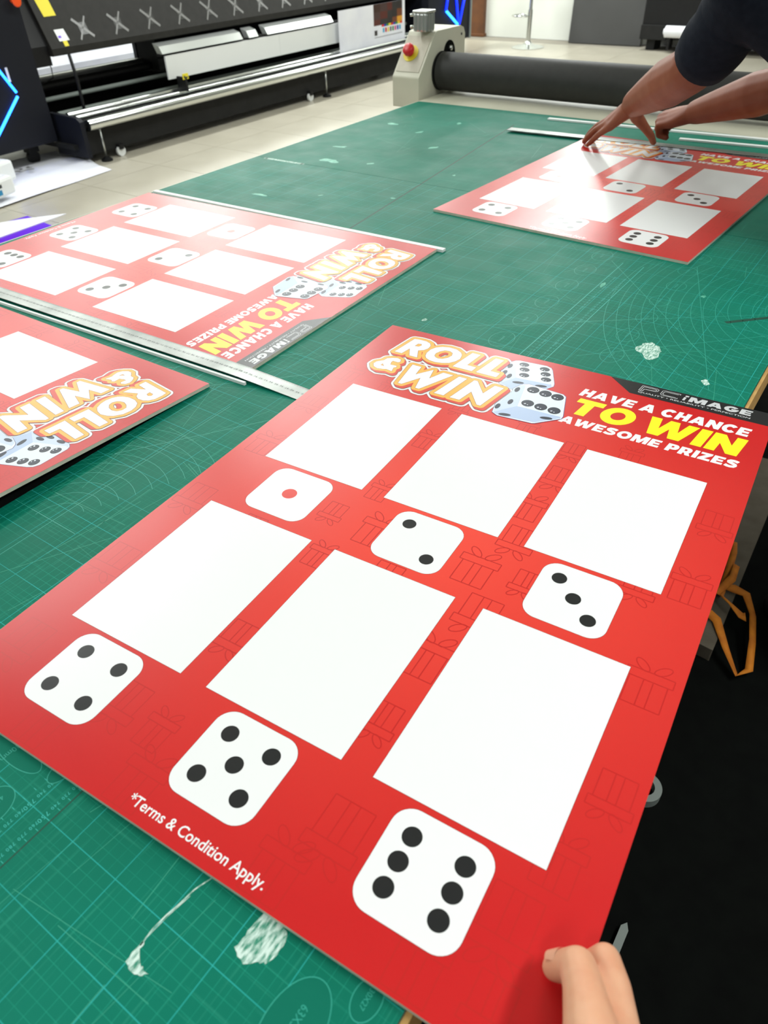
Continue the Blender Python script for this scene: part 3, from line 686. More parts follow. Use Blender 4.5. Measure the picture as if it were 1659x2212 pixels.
    layer(DS, 0.0066, z + 0.00057, 'headline_rim', 'line'); layer(DS, 0.0060, z + 0.00060, 'headline_shade', 'shade_red')
    layer(D0, 0.0060, z + 0.00063, 'headline_outline', 'orange'); layer(D0, 0.0005, z + 0.00066, 'letter_hairline', 'line')
    for L in HEAD.values():
        b = MB(); b.poly([mmv(lp) for lp in L], z + 0.00069); b.build('letter', I_['white'], root)
    # pair of dice, above the border but under the lettering shade
    zd = z + 0.00016
    for di, (outl, fr, sd, bt, ed) in enumerate((
        (DIE1, [(-64,401),(-18,404),(-9,397),(7,362),(3,356),(-47,352),(-50,358),(-66,396)], [(-71,394),(-66,400),(-63,398),(-47,352),(-62,327),(-75,364)], [(-62,327),(-47,352),(5,358),(8,352),(2,342),(-28,331),(-40,319)], None),
        (DIE2, [(-24,341),(29,336.5),(34,332),(48,283),(-12,279),(-26,337)], [(-38,320),(-32,335),(-26,338),(-14,279),(-38,251),(-42,271),(-36,312)], [(-38,250),(-15,279),(48,281),(48,277),(21,251),(-29,246)], None))):
        b = MB(); zz = zd + di * 0.0002
        cxo = sum(p[0] for p in outl) / len(outl); cyo = sum(p[1] for p in outl) / len(outl)
        b.poly([mmv([(cxo + (p[0] - cxo) * 1.018, cyo + (p[1] - cyo) * 1.018) for p in outl])], zz, 0); b.poly([mmv(outl)], zz + 0.00003, 3)
        b.poly([mmv(sd)], zz + 0.00006, 2); b.poly([mmv(bt)], zz + 0.00008, 4); b.poly([mmv(fr)], zz + 0.00010, 1)
        pic = b.build('dice_picture', [I_['die_edge'], I_['die_front'], I_['die_side'], I_['die_light'], I_['die_bottom']], root)
        pc = MB()
        if di == 0:
            front = [(-51.4,394.3),(-45.3,380.3),(-39.4,364.5),(-19.2,395.1),(-12.6,381.4),(-6.4,367.0)]; R = (7.0, 5.6)
            side = [(-68.6,380.9),(-57.7,352.1),(-68.0,359.2)]; bot = [(-38.8,340.2),(-6,346)]
        else:
            front = [(-11.4,330.1),(7.6,328.6),(25.9,327.3),(-4.7,292.9),(14.7,292.3),(34.2,291.8)]; R = (8.2, 8.2)
            side = [(-31.9,320.8),(-27.4,285.5),(-38.5,266.8)]; bot = [(-21.2,250.9),(31.5,268.8)]
        for (px, py) in front:
            pc.disc(px/1000, py/1000, (R[0]+.6)/1000, zz + 0.00013, 1, 24, (R[1]+.6)/1000); pc.disc(px/1000, py/1000, (R[0]-.6)/1000, zz + 0.00015, 0, 24, (R[1]-.6)/1000)
            pc.disc((px-3)/1000, (py-2.6)/1000, .0017, zz + 0.00017, 2, 10, .0011, 0.6); pc.disc((px+1.2)/1000, (py-3.8)/1000, .0009, zz + 0.00017, 2, 8)
        for (px, py) in side: pc.disc(px/1000, py/1000, .0034, zz + 0.00013, 0, 20, .0072, 0.05)
        for (px, py) in bot: pc.disc(px/1000, py/1000, .0085, zz + 0.00013, 0, 20, .0034, 0.25)
        pc.build('die_pips', [I_['pip'], I_['pip_dark'], I_['die_hi']], pic)
    # slogan
    b = MB(); slogan(b, 'HAVE A CHANCE', 49, 276, 348, 21, z + 0.0001, 0); b.build('slogan_line', I_['white'], root, label='white italic line HAVE A CHANCE')
    b = MB(); slogan(b, 'TO WIN', 48, 276, 297, 44, z + 0.0001, 0, gap=0.08, space=0.30); b.build('slogan_line', I_['yellow'], root, label='yellow italic line TO WIN')
    b = MB(); slogan(b, 'AWESOME PRIZES', 47, 276, 270, 18, z + 0.0001, 0); b.build('slogan_line', I_['white'], root, label='white italic line AWESOME PRIZES')
    # corner banner with the maker's mark
    b = MB(); b.poly([mmv([(73, 420.5), (110, 387), (297, 387), (297, 420.5)])], z + 0.0001); ban = b.build('corner_banner', I_['banner'], root)
    b = MB(); zl = z + 0.00014; k = 1000.0
    P = lambda L: mmv(L)
    for off in (0, 2.6):      # double-line P and C
        b.line(P([(119 + off * .9, 400), (121 + off * .9, 415.5 - off), (141 - off * .6, 415.5 - off), (144.5 - off, 413 - off * .6), (143.5 - off, 408.5 + off * .4), (140 - off, 406.6 + off * .3), (125 + off, 406.6 + off * .2)]), 0.00045, zl, 0, False, True, 8)
        b.line(P([(174 - off, 415.5 - off), (153 + off * .3, 415.5 - off), (149.5 + off, 413.5 - off), (148.5 + off, 404 + off * .6), (151 + off, 401.5 + off * .7), (172 - off, 401.5 + off * .7)]), 0.00045, zl, 0, False, True, 8)
    b.line(P([(119, 400), (124, 400), (125.4, 406.6)]), 0.00045, zl, 0, False, True, 8)
    b.line(P([(174, 415.5), (173.4, 412.9)]), 0.00045, zl, 0); b.line(P([(172, 401.5), (171.6, 403.3)]), 0.00045, zl, 0)
    slogan(b, 'i', 178.5, 183.5, 401.5, 15, zl, 0, 0.12); b.poly([mmv([(180.4, 412.4), (185.0, 412.4), (185.4, 416), (180.8, 416)])], zl)
    slogan(b, 'MAGE', 186.5, 269, 401.5, 14, zl, 0, 0.12, 0.12)
    put_text(b, 'QUALITY \u2022 RELIABILITY \u2022 PERFECTION', 0.119, 0.3942, 0.149, 0.0038, zl, 0, 0, 0.1, 0.01)
    b.build('maker_mark', I_['silver'], ban, label='silver lettering PC iMAGE')
    b = MB(); put_text(b, '*Terms & Condition Apply.', -0.0535, -0.4105, 0.1345, 0.0092, z + 0.0001, 0, 0, 0.0, 0.012); b.build('small_print', I_['white'], root, label='small white line *Terms & Condition Apply.')
    return root

proto = make_board()
def place_board(o, x, y, z, deg, label, ry=0.0):
    o.location = (x, y, z); o.rotation_euler = (0, ry, math.radians(deg)); o['label'] = label; o['category'] = 'poster board'; o['group'] = 'red poster boards on the cutting mats'
place_board(proto, -0.32125, 0.52926, ZM + 0.0016, 4.02, 'large red prize poster board in front, held by the hand at its corner')
place_board(copy_tree(proto), -1.1796, 0.9582, ZM + 0.0001, -87.84, 'red prize poster board half under the steel ruler, turned sideways')
b3 = copy_tree(proto)
B3T = math.radians(3.1)
place_board(b3, -1.1886, 0.3235, ZM + 0.0004 + 0.297 * math.sin(B3T), -89.5, 'red prize poster board at the left edge, tilted over an added dark shadow wedge', -B3T)
place_board(copy_tree(proto), -0.5938, 1.8878, ZM + 0.0001, -2.995, 'far red prize poster board under the reaching hands')

# black wedge added as the shadow under the left board, rulers, offcuts
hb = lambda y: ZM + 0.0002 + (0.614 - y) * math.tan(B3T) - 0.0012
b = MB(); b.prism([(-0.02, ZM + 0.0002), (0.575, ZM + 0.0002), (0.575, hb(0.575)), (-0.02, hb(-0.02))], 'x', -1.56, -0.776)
b.build('shadow_wedge', M['void_black'], label='added black wedge for the shadow under the left red board', category='shadow wedge')

def ruler(name, x0, y0, x1, y1, wd, z, label, drop=None, end_fig=100, fig_x=None):
    """steel rule laid from (x0,y0) to (x1,y1); optional list of (t, z) heights along it"""
    L = math.hypot(x1 - x0, y1 - y0); a = math.atan2(y1 - y0, x1 - x0)
    root = empty(name, (x0, y0, z), a, label=label, category='ruler', group='steel rulers')
    hs = drop or [(0, 0), (L, 0)]; b = MB(); th = 0.0011
    for i in range(len(hs) - 1):
        (t0, h0), (t1, h1) = hs[i], hs[i + 1]
        v = [(t0, -wd/2, h0), (t1, -wd/2, h1), (t1, wd/2, h1), (t0, wd/2, h0), (t0, -wd/2, h0 + th), (t1, -wd/2, h1 + th), (t1, wd/2, h1 + th), (t0, wd/2, h0 + th)]
        b.add(v, [(3,2,1,0),(4,5,6,7),(0,1,5,4),(2,3,7,6)] + ([(3,0,4,7)] if i == 0 else []) + ([(1,2,6,5)] if i == len(hs) - 2 else []))
    b.build('blade', M['steel'], root)
    def hz(t):
        for i in range(len(hs) - 1):
            if hs[i][0] <= t <= hs[i+1][0]:
                k = (t - hs[i][0]) / max(hs[i+1][0] - hs[i][0], 1e-6); return hs[i][1] + k * (hs[i+1][1] - hs[i][1])
        return hs[-1][1]
    fb = MB(); n = int(L * 100) - 1
    for k in range(n):
        t = L - 0.012 - 0.01 * k - (0.0 if fig_x is None else fig_x); val = end_fig - k
        if t < 0.005 or val < 1: break
        digits(fb, str(val), t + 0.0036, 0.0022, 0.0042, hz(t) + th + 0.00012, math.pi)
        for q in range(10):
            tt = t - q * 0.001
            fb.seg((tt, wd/2 - 0.0004), (tt, wd/2 - (0.0042 if q == 0 else (0.0034 if q == 5 else 0.0024))), 0.00010, hz(tt) + th + 0.00012)
    fb.build('scale_figures', M['dark_ink'], root, kind='stuff')
    return root
ruler('steel_ruler', -1.61, 0.6486, -0.606, 0.6806, 0.0315, ZM + 0.0063, 'long steel ruler lying over the edge of the sideways red board', [(0, 0), (0.82, 0), (0.86, -0.0005), (0.975, -0.0059), (1.004, -0.0061)], 100, 0.018)
ruler('steel_ruler', -1.120, 2.2630, -0.105, 2.3130, 0.036, ZM + 0.0062, 'steel ruler pressed down along the top edge of the far red board', None, 100)

def strip(x0, y0, x1, y1, wd, z, label, h=0.005, m='foam_white'):
    L = math.hypot(x1 - x0, y1 - y0); b = MB(); b.box(0, -wd/2, 0, L, wd/2, h)
    o = b.build('offcut_strip', M[m], bevel=0.0004); o.location = (x0, y0, z); o.rotation_euler = (0, 0, math.atan2(y1 - y0, x1 - x0))
    o['label'] = label; o['category'] = 'offcut strip'; o['group'] = 'white foam board offcuts'
strip(-1.612, 1.2585, -0.757, 1.2755, 0.0125, ZM + 0.0001, 'long white offcut strip along the far edge of the sideways red board', 0.0056)
strip(-1.60, 0.6245, -0.728, 0.6560, 0.0045, ZM + 0.0001, 'narrow pale offcut strip along the near side of the long steel ruler', 0.0050)
strip(-1.080, 2.4630, -0.20, 2.5050, 0.017, ZM + 0.0001, 'far white offcut strip lying behind the pressing hand')
strip(-0.632, 2.3920, -0.20, 2.4270, 0.016, ZM + 0.0001, 'short white offcut strip to the right, in front of the longer one')

# ================================================================== roll printer along the left
pr = empty('roll_printer', (-5.8, 5.9, 0), label='long black roll-to-roll printer with chrome front roller and blue light strips', category='printer')
def P_(b, name, m, parent=pr, **k):
    o = b.build(name, M[m] if isinstance(m, str) else m, **k)
    if parent is pr: o.parent = pr; o.matrix_parent_inverse = Matrix.Translation(-Vector(pr.location))
    else:
        o.parent = parent
    return o
PY0, PY1 = 3.43, 8.45
b = MB(); b.prism([(-5.38, 0.14), (-5.38, 1.30), (-5.46, 1.46), (-6.35, 1.46), (-6.35, 0.14)], 'y', 1.75, 3.43); cabL = P_(b, 'end_cabinet', 'navy_black', bevel=0.02)
b = MB(); b.prism([(-5.30, 0.14), (-5.30, 1.30), (-5.38, 1.46), (-6.35, 1.46), (-6.35, 0.14)], 'y', 8.45, 9.40); cabR = P_(b, 'end_cabinet', 'navy_black', bevel=0.02)
b = MB(); b.box(-5.305, 9.395, 0.14, -5.285, 9.425, 1.3); P_(b, 'corner_strip', 'grey_bar')
def led(pts, x, r=0.009, m='led'):
    b = MB(); b.tube([(x, p[0], p[1]) for p in pts], r, 8); P_(b, 'light_strip', m, smooth=True)
led([(3.02, 0.86), (3.216, 0.495)], -5.372); led([(3.216, 0.470), (2.96, 0.245)], -5.372)
led([(8.86, 0.60), (8.82, 0.47)], -5.292, 0.014, 'led_deep'); led([(8.83, 0.465), (9.10, 0.31)], -5.292, 0.014); led([(9.04, 0.62), (9.12, 0.31)], -5.292, 0.014, 'led_deep'); led([(9.27, 0.62), (9.14, 0.31)], -5.292, 0.014, 'led_deep')
b = MB(); b.box(-5.381, 3.190, 0.560, -5.377, 3.206, 0.645); P_(b, 'white_tag', 'white_plastic')
b = MB(); b.tube([(-5.385, 3.39, 1.0), (-5.35, 3.39, 1.0), (-5.33, 3.39, 1.0), (-5.325, 3.39, 1.0)], [0.014, 0.014, 0.034, 0.03], 16); P_(b, 'stop_knob', 'orange_knob')
for (fx, fy) in ((-5.55, 3.30), (-5.55, 2.2), (-6.2, 3.30), (-6.2, 2.2), (-5.5, 8.6), (-5.5, 9.25), (-6.2, 8.6), (-6.2, 9.25)):
    b = MB(); b.box(fx - 0.04, fy - 0.04, 0.08, fx + 0.04, fy + 0.04, 0.145); b.tube([(fx - 0.02, fy, 0.045), (fx + 0.02, fy, 0.045)], 0.045, 16); P_(b, 'caster', 'black')
# sloping cover with crossed tapes
cp = [(-5.40, 0.655), (-5.40, 0.70), (-5.60, 1.15), (-6.35, 1.15), (-6.35, 0.70), (-5.62, 0.655)]
b = MB(); b.prism(cp, 'y', 3.60, PY1); cov = P_(b, 'sloping_cover', 'cover', bevel=0.008)
b = MB(); b.prism([(-5.44, 0.60), (-5.44, 0.72), (-5.64, 1.16), (-6.3, 1.16), (-6.3, 0.60)], 'y', 3.43, 3.60); P_(b, 'cover_bracket', 'black')
sd = Vector((-0.20, 0, 0.45)).normalized(); sn = Vector((0.45, 0, 0.20)).normalized()
def on_cover(y, s, lift=0.0015): return Vector((-5.40, y, 0.70)) + sd * s + sn * lift
xt = MB()
for (a, c, hw) in (((-0.058, -0.07), (0.052, 0.075), 0.006), ((0.066, -0.06), (-0.066, 0.066), 0.010)):
    pa, pb2 = on_cover(a[0], 0.10 + a[1]), on_cover(c[0], 0.10 + c[1]); dv = (pb2 - pa).normalized(); q = dv.cross(sn) * hw
    xt.add([tuple(pa - q), tuple(pa + q), tuple(pb2 + q), tuple(pb2 - q)], [(0, 1, 2, 3)], 1)
cs = [on_cover(a, 0.10 + c, 0.001) for a, c in ((-0.035, -0.04), (0.035, -0.04), (0.035, 0.04), (-0.035, 0.04))]; xt.add([tuple(p) for p in cs], [(0, 1, 2, 3)], 0)
film = mat('tape_film', (58, 58, 56), 0.25); xme = xt.mesh('crossed_tape', [film, M['clear_tape']])
for k in range(14):
    o = bpy.data.objects.new('crossed_tape', xme); COL.objects.link(o); o.parent = cov; o.location = (0, 3.93 + 0.318 * k, 0)
b = MB(); pts = [(3.66, 0.20), (3.76, 0.20), (3.755, 0.34), (3.72, 0.345), (3.715, 0.42), (3.64, 0.42)]
b.add([tuple(on_cover(y, s)) for y, s in pts], [tuple(range(len(pts)))]); b.build('yellow_notice', M['yellow'], cov)
b = MB(); b.add([tuple(on_cover(y, s)) for y, s in [(3.69, 0.04), (3.775, 0.04), (3.765, 0.115), (3.685, 0.115)]], [(0, 1, 2, 3)], 0); b.add([tuple(on_cover(y, s, 0.002)) for y, s in [(3.695, 0.06), (3.72, 0.06), (3.72, 0.075), (3.695, 0.075)]], [(0, 1, 2, 3)], 1)
b.build('white_sticker', [M['white_plastic'], M['purple']], cov)
b = MB(); b.add([tuple(on_cover(y, s)) for y, s in [(3.715, 0.005), (3.75, 0.005), (3.75, 0.04), (3.715, 0.04)]], [(0, 1, 2, 3)]); b.build('yellow_notice', M['yellow'], cov)
# interior
b = MB(); b.box(-6.30, 5.02, 0.12, -6.26, PY1, 0.72); b.box(-6.30, PY0, 0.12, -6.26, 5.02, 0.425); P_(b, 'rear_panel', 'black')
b = MB(); b.box(-6.26, PY0, 0.10, -5.20, PY1, 0.13); P_(b, 'floor_pan', 'black_matte')
b = MB(); b.prism([(-6.74, 0.20), (-6.72, 0.20), (-6.74, 0.40), (-6.86, 0.58), (-6.88, 0.58), (-6.76, 0.40)], 'y', 3.95, 5.46); P_(b, 'added_bright_sheet', 'white_paper')  # white sheet added behind the gap, standing in for the bright wall beyond
b = MB(); b.tube([(-6.62, 3.9, 0.16), (-6.62, 8.4, 0.16)], 0.09, 28); auto(P_(b, 'rear_media_roll', 'white_paper'), 40)
b = MB(); b.box(-5.835, 3.55, 0.440, -5.80, 4.70, 0.490); P_(b, 'guide_rail', 'alu')
b = MB(); b.box(-5.84, 4.70, 0.40, -5.60, 4.98, 0.66); P_(b, 'support_block', 'black_matte')
for (xx, zz, rr, mm, n) in ((-5.60, 0.372, 0.016, 'grey_bar', 'inner_rod'), (-5.72, 0.44, 0.03, 'black', 'inner_rod'), (-5.10, 0.256, 0.038, 'chrome', 'front_roller'), (-5.215, 0.295, 0.014, 'chrome', 'guide_rod'), (-5.31, 0.300, 0.022, 'chrome', 'guide_rod'), (-5.42, 0.30, 0.018, 'grey_bar', 'guide_rod')):
    b = MB(); b.tube([(xx, PY0 + 0.09, zz), (xx, PY1 - 0.02, zz)], rr, 28); o = P_(b, n, mm); auto(o, 30)
b = MB(); b.box(-5.56, PY0 + 0.07, 0.235, -5.13, PY1, 0.262); P_(b, 'lower_tray', 'black')
b = MB(); b.box(-5.20, PY0 + 0.07, 0.055, -5.14, PY1, 0.215); P_(b, 'front_beam', 'black_matte', bevel=0.004)
b = MB(); b.prism([(-5.46, 0.045), (-5.105, 0.045), (-5.105, 0.285), (-5.14, 0.31), (-5.46, 0.32)], 'y', 3.465, 3.50); P_(b, 'end_plate', 'navy_black', bevel=0.003)
b = MB(); b.prism([(-5.46, 0.045), (-5.105, 0.045), (-5.105, 0.285), (-5.14, 0.31), (-5.46, 0.32)], 'y', 8.36, 8.40); P_(b, 'end_plate', 'navy_black', bevel=0.003)
for (yy, zz) in ((3.62, 0.07), (6.29, 0.07), (8.2, 0.07)):
    b = MB(); b.tube([(-5.11, yy, 0.02), (-5.11, yy, 0.23)], 0.007, 10); P_(b, 'levelling_rod', 'alu', smooth=True)
    b = MB(); b.lathe([(0.042, 0.0), (0.042, 0.012), (0.02, 0.026), (0.012, 0.028)], -5.11, yy, 20); P_(b, 'levelling_foot', 'black')
for yy in (3.77, 6.05, 7.9):
    b = MB(); b.box(-5.165, yy - 0.02, 0.05, -5.10, yy + 0.02, 0.085); b.box(-5.155, yy - 0.022, 0.015, -5.15, yy + 0.022, 0.06); P_(b, 'caster_fork', 'black')
    b = MB(); b.tube([(-5.132, yy, 0.036), (-5.112, yy, 0.036)], 0.036, 24); b.tube([(-5.136, yy, 0.036), (-5.108, yy, 0.036)], 0.008, 10); P_(b, 'caster_wheel', 'white_plastic')
b = MB(); b.tube([(-5.36, 3.70, 0.66), (-5.37, 3.72, 0.5), (-5.36, 3.71, 0.40), (-5.35, 3.70, 0.30)], 0.012, 8); P_(b, 'cable', 'black', smooth=True)
b = MB(); b.tube([(-5.60, 3.66, 0.64), (-5.62, 3.70, 0.56), (-5.60, 3.68, 0.50), (-5.61, 3.55, 0.47)], 0.004, 8); P_(b, 'cable', 'black', smooth=True)
# heater plate and white flap
b = MB(); b.box(-5.325, 4.53, 0.385, -5.31, 6.84, 0.548); b.box(-5.326, 5.9, 0.385, -5.308, 5.912, 0.548); P_(b, 'white_flap', 'white_plastic')
for (y0, y1) in ((4.50, 5.42), (5.50, 5.62), (5.74, 6.70)):
    b = MB(); b.prism([(-5.36, 0.565), (-5.30, 0.565), (-5.33, 0.615), (-5.40, 0.635)], 'y', y0, y1); P_(b, 'metal_guide', 'alu')
b = MB(); b.box(-5.37, 4.50, 0.548, -5.33, 6.86, 0.566); P_(b, 'flap_hinge', 'black_matte')
b = MB(); b.box(-5.206, 4.58, 0.385, -5.20, 4.64, 0.425, 0)
b.box(-5.205, 4.59, 0.392, -5.198, 4.605, 0.41, 1); b.box(-5.205, 4.612, 0.392, -5.198, 4.63, 0.402, 1); P_(b, 'warning_tag', [M['yellow'], M['dark_ink']])
b = MB(); b.box(-5.30, 4.60, 0.30, -5.20, 4.62, 0.40); P_(b, 'tag_bracket', 'black')

# test print hanging from the machine
ts = empty('test_print', (-5.245, 7.28, 0.28), label='white sheet with small colourful test print hanging from the black printer', category='print sheet')
def TS(b, n, ms, **k):
    o = b.build(n, ms, **k); o.parent = ts; o.matrix_parent_inverse = Matrix.Translation(-Vector(ts.location)); return o
b = MB(); b.box(-5.2465, 6.71, 0.285, -5.2445, 7.88, 0.654); TS(b, 'paper', M['white_paper'])
cols = [(58, 36, 26), (44, 42, 40), (214, 150, 40), (92, 74, 60), (86, 34, 24), (110, 60, 30), (60, 24, 22), (70, 50, 46), (40, 34, 32), (130, 84, 52)]
pm = [mat('test_ink', c, 0.4) for c in cols] + [mat('test_ink', c, 0.4) for c in ((200, 30, 30), (30, 50, 160), (40, 130, 60), (230, 200, 40), (40, 160, 200), (200, 50, 120), (90, 90, 92))]
b = MB(); k = 0
zz = [0.654, 0.585, 0.520, 0.470]; yy = [7.30, 7.42, 7.55, 7.64, 7.73, 7.83]
for r in range(3):
    for c in range(5):
        b.box(-5.2444, yy[c], zz[r + 1], -5.2438, yy[c + 1], zz[r], (k * 7 + 2 * r) % 10); k += 1
for c in range(9): b.box(-5.2444, 7.44 + c * 0.043, 0.452, -5.2437, 7.44 + (c + 1) * 0.043, 0.472, 10 + c % 4)
for c in range(8): b.box(-5.2444, 7.46 + c * 0.044, 0.40, -5.2437, 7.49 + c * 0.044, 0.44, 10 + (c * 3 + 4) % 7)
b.box(-5.2444, 7.31, 0.385, -5.2437, 7.36, 0.43, 8); b.box(-5.2444, 7.31, 0.365, -5.2437, 7.83, 0.370, 16)
TS(b, 'test_patches', pm, label='small colour patches and photos')

# ================================================================== far end of the room
st = empty('bar_stool', (-4.74, 9.93, 0), label='chrome bar stool stand on a round base by the white wall', category='stool')
def S_(b, n, m, **k):
    o = b.build(n, M[m], st, **k); return o
b = MB(); b.lathe([(0.205, 0), (0.205, 0.006), (0.17, 0.018), (0.08, 0.034), (0.045, 0.05), (0.032, 0.075)], 0, 0, 40); auto(S_(b, 'base', 'chrome'), 40)
b = MB(); b.tube([(0, 0, 0.05), (0, 0, 0.40)], 0.028, 20); b.tube([(0, 0, 0.40), (0, 0, 0.70)], 0.02, 20); auto(S_(b, 'column', 'chrome'), 40)
b = MB(); ring_ = [(-0.11 + 0.11 * math.cos(2 * math.pi * i / 28), -0.02 + 0.09 * math.sin(2 * math.pi * i / 28), 0.335) for i in range(29)]; b.tube(ring_, 0.011, 8); S_(b, 'footrest', 'chrome', smooth=True)
b = MB(); b.lathe([(0.05, 0.70), (0.17, 0.72), (0.19, 0.75), (0.18, 0.79), (0.12, 0.80)], 0, 0, 32); auto(S_(b, 'seat', 'black'), 50)

b = MB(); b.box(-0.47, -0.012, 0, 0.47, 0.012, 1.9); o = b.build('grey_board', M['grey_panel'], bevel=0.006); o.location = (-3.96, 10.50, 0.002); o.rotation_euler = (math.radians(-4.2), 0, math.radians(2)); o['label'] = 'tall dark grey board leaning against the white back wall'; o['category'] = 'board'
bm = empty('black_machine', (-2.3, 10.4, 0), label='black machine body on short legs at the far right back wall', category='machine')
def K_(b, n, m, **k):
    o = b.build(n, M[m], **k); o.parent = bm; o.matrix_parent_inverse = Matrix.Translation(-Vector(bm.location)); return o
b = MB(); b.box(-3.42, 10.25, 0.12, -1.2, 10.62, 1.2); K_(b, 'body', 'black', bevel=0.01)
b = MB(); b.box(-3.42, 10.22, 0.115, -3.10, 10.25, 0.26); K_(b, 'lower_bracket', 'black_matte', bevel=0.004)
for xx in (-3.3, -1.35):
    b = MB(); b.box(xx - 0.05, 10.3, 0, xx + 0.05, 10.55, 0.12); K_(b, 'leg', 'black')
b = MB(); b.tube([(-3.10, 10.16, 0.21), (-1.6, 10.16, 0.21)], 0.06, 28); b.tube([(-3.12, 10.16, 0.21), (-1.58, 10.16, 0.21)], 0.03, 16); o = K_(b, 'media_roll', 'white_paper'); auto(o, 40)
b = MB(); b.box(-3.06, 10.15, 0.03, -3.03, 10.28, 0.16); b.box(-1.7, 10.15, 0.03, -1.67, 10.28, 0.16); K_(b, 'roll_bracket', 'black')

# ================================================================== things on the floor at the left
b = MB(); nx, ny = 14, 12; V = []; 
for i in range(nx + 1):
    for j in range(ny + 1):
        s, t = i / nx, j / ny
        a = Vector((-4.70, 1.9)).lerp(Vector((-4.86, 3.46)), t); c = Vector((-6.0, 1.9)).lerp(Vector((-5.72, 3.60)), t); q = a.lerp(c, s)
        z = 0.004 + 0.010 * max(0, math.sin(7 * s + 4 * t)) * (0.3 + t) + 0.02 * math.exp(-((s - 0.35) ** 2) / 0.005) * t * t
        V.append((q.x, q.y, z))
b.add(V, [(i * (ny + 1) + j, (i + 1) * (ny + 1) + j, (i + 1) * (ny + 1) + j + 1, i * (ny + 1) + j + 1) for i in range(nx) for j in range(ny)])
fs = b.build('paper_sheet', M['white_paper'], smooth=True, label='large creased white paper sheet spread on the tiled floor', category='paper')
b = MB(); r = random.Random(4)
for i in range(9): b.disc(-5.36 + r.uniform(-0.05, 0.05), 3.05 + r.uniform(-0.10, 0.10), r.uniform(0.01, 0.03), 0.030, 0, 9, r.uniform(0.006, 0.014), r.uniform(0, 3))
b.build('ink_smudge', M['clear_tape'], fs)
def carton(x, y, z, w, d, h, rz, label, printed):
    root = empty('carton', (x, y, z), rz, label=label, category='carton', group='white cartons on the paper sheet')
    b = MB(); b.box(-w/2, -d/2, 0, w/2, d/2, h); b.build('body', M['white_plastic'], root, bevel=0.02)
    b = MB(); b.box(-w/2 + 0.03, -d/2 + 0.03, h, w/2 - 0.03, d/2 - 0.03, h + 0.004); b.build('lid', M['white_paper'], root, bevel=0.003)
    if printed:
        b = MB(); X = w/2 + 0.0008
        b.box(w/2, -0.16, 0.02, X, 0.08, 0.05, 0); b.box(w/2, -0.02, 0.065, X, 0.0, 0.085, 1); b.box(w/2, 0.06, 0.06, X, 0.09, 0.08, 2); b.box(w/2, -0.13, 0.07, X, -0.10, 0.08, 2)
        b.build('side_print', [M['blue_print'], M['purple'], M['dark_ink']], root)
carton(-5.21, 2.64, 0.035, 0.26, 0.46, 0.13, 0.25, 'white carton at the far left edge on the floor paper', False)
carton(-4.90, 2.48, 0.035, 0.20, 0.42, 0.11, 0.30, 'white carton with blue printed side on the floor paper', True)
b = MB(); b.box(-0.30, -0.5, 0, 0.30, 0.12, 0.07); o = b.build('film_box', M['purple'], bevel=0.006); o.location = (-3.98, 2.23, 0); o.rotation_euler = (0, 0, -0.12); o['label'] = 'flat purple box on the floor at the left picture edge'; o['category'] = 'box'
b = MB(); b.prism([(-0.34, -0.50), (0.14, -0.50), (0.02, 0.26), (-0.10, 0.06)], 'z', 0, 0.004); o = b.build('paper_offcut', M['white_paper']); o.location = (-4.12, 2.26, 0.0705); o.rotation_euler = (0, 0, -0.1); o['label'] = 'pointed white paper offcut lying over the purple box'; o['category'] = 'paper'

# ================================================================== beside the table at the right
b = MB(); b.box(-0.30, -1.2, 0.0003, 1.3, 3.3, 0.012); o = b.build('floor_mat', M['void_black'], bevel=0.004, label='black rubber floor mat along the right side of the worktable', category='floor mat')
b = MB(); b.prism([(-0.30, 1.335), (-0.026, 1.305), (-0.040, 2.02), (-0.055, 2.16), (-0.30, 2.16)], 'z', 0.0125, 0.05); b.build('plank', M['taupe'], bevel=0.003, label='dull taupe plank on the black floor below the front board', category='plank')
def ribbon(pts, wd, name, th=0.0015):
    b = MB(); L = []; 
    for i, p in enumerate(pts):
        a = Vector(pts[max(i - 1, 0)]); c = Vector(pts[min(i + 1, len(pts) - 1)]); t = (c - a); n = Vector((-t.y, t.x, 0)).normalized() * wd / 2
        n.z = 0.35 * wd * math.sin(i * 1.3); L.append((Vector(p) - n, Vector(p) + n))
    v = [tuple(q) for pr_ in L for q in pr_] + [tuple(q + Vector((0, 0, th))) for pr_ in L for q in pr_]; k = 2 * len(pts)
    f = []
    for i in range(len(pts) - 1): f += [(2*i, 2*i+1, 2*i+3, 2*i+2), (k+2*i, k+2*i+2, k+2*i+3, k+2*i+1), (2*i, 2*i+2, k+2*i+2, k+2*i), (2*i+1, k+2*i+1, k+2*i+3, 2*i+3)]
    b.add(v, f); return b
sr = empty('orange_strap', (-0.03, 1.45, 0.05), label='tangled orange webbing strap lying on the taupe plank', category='strap')
for pts in ([(-0.085, 1.70, 0.06), (-0.074, 1.64, 0.07), (-0.065, 1.556, 0.072), (-0.0602, 1.472, 0.07), (-0.030, 1.448, 0.075), (-0.0012, 1.4288, 0.07), (0.0097, 1.436, 0.064)],
            [(-0.06, 1.515, 0.062), (-0.0388, 1.5222, 0.06), (-0.0078, 1.5178, 0.06), (0.0226, 1.4553, 0.06), (0.0424, 1.3821, 0.05), (0.0576, 1.311, 0.03), (0.0387, 1.2828, 0.026), (-0.0033, 1.3269, 0.05), (-0.0446, 1.3932, 0.06), (-0.0674, 1.4049, 0.062)],
            [(-0.07, 1.46, 0.08), (-0.05, 1.53, 0.085), (-0.055, 1.60, 0.07)]):
    o = ribbon(pts, 0.017, 'webbing').build('webbing', M['orange_strap'], smooth=True); o.parent = sr; o.matrix_parent_inverse = Matrix.Translation(-Vector(sr.location))
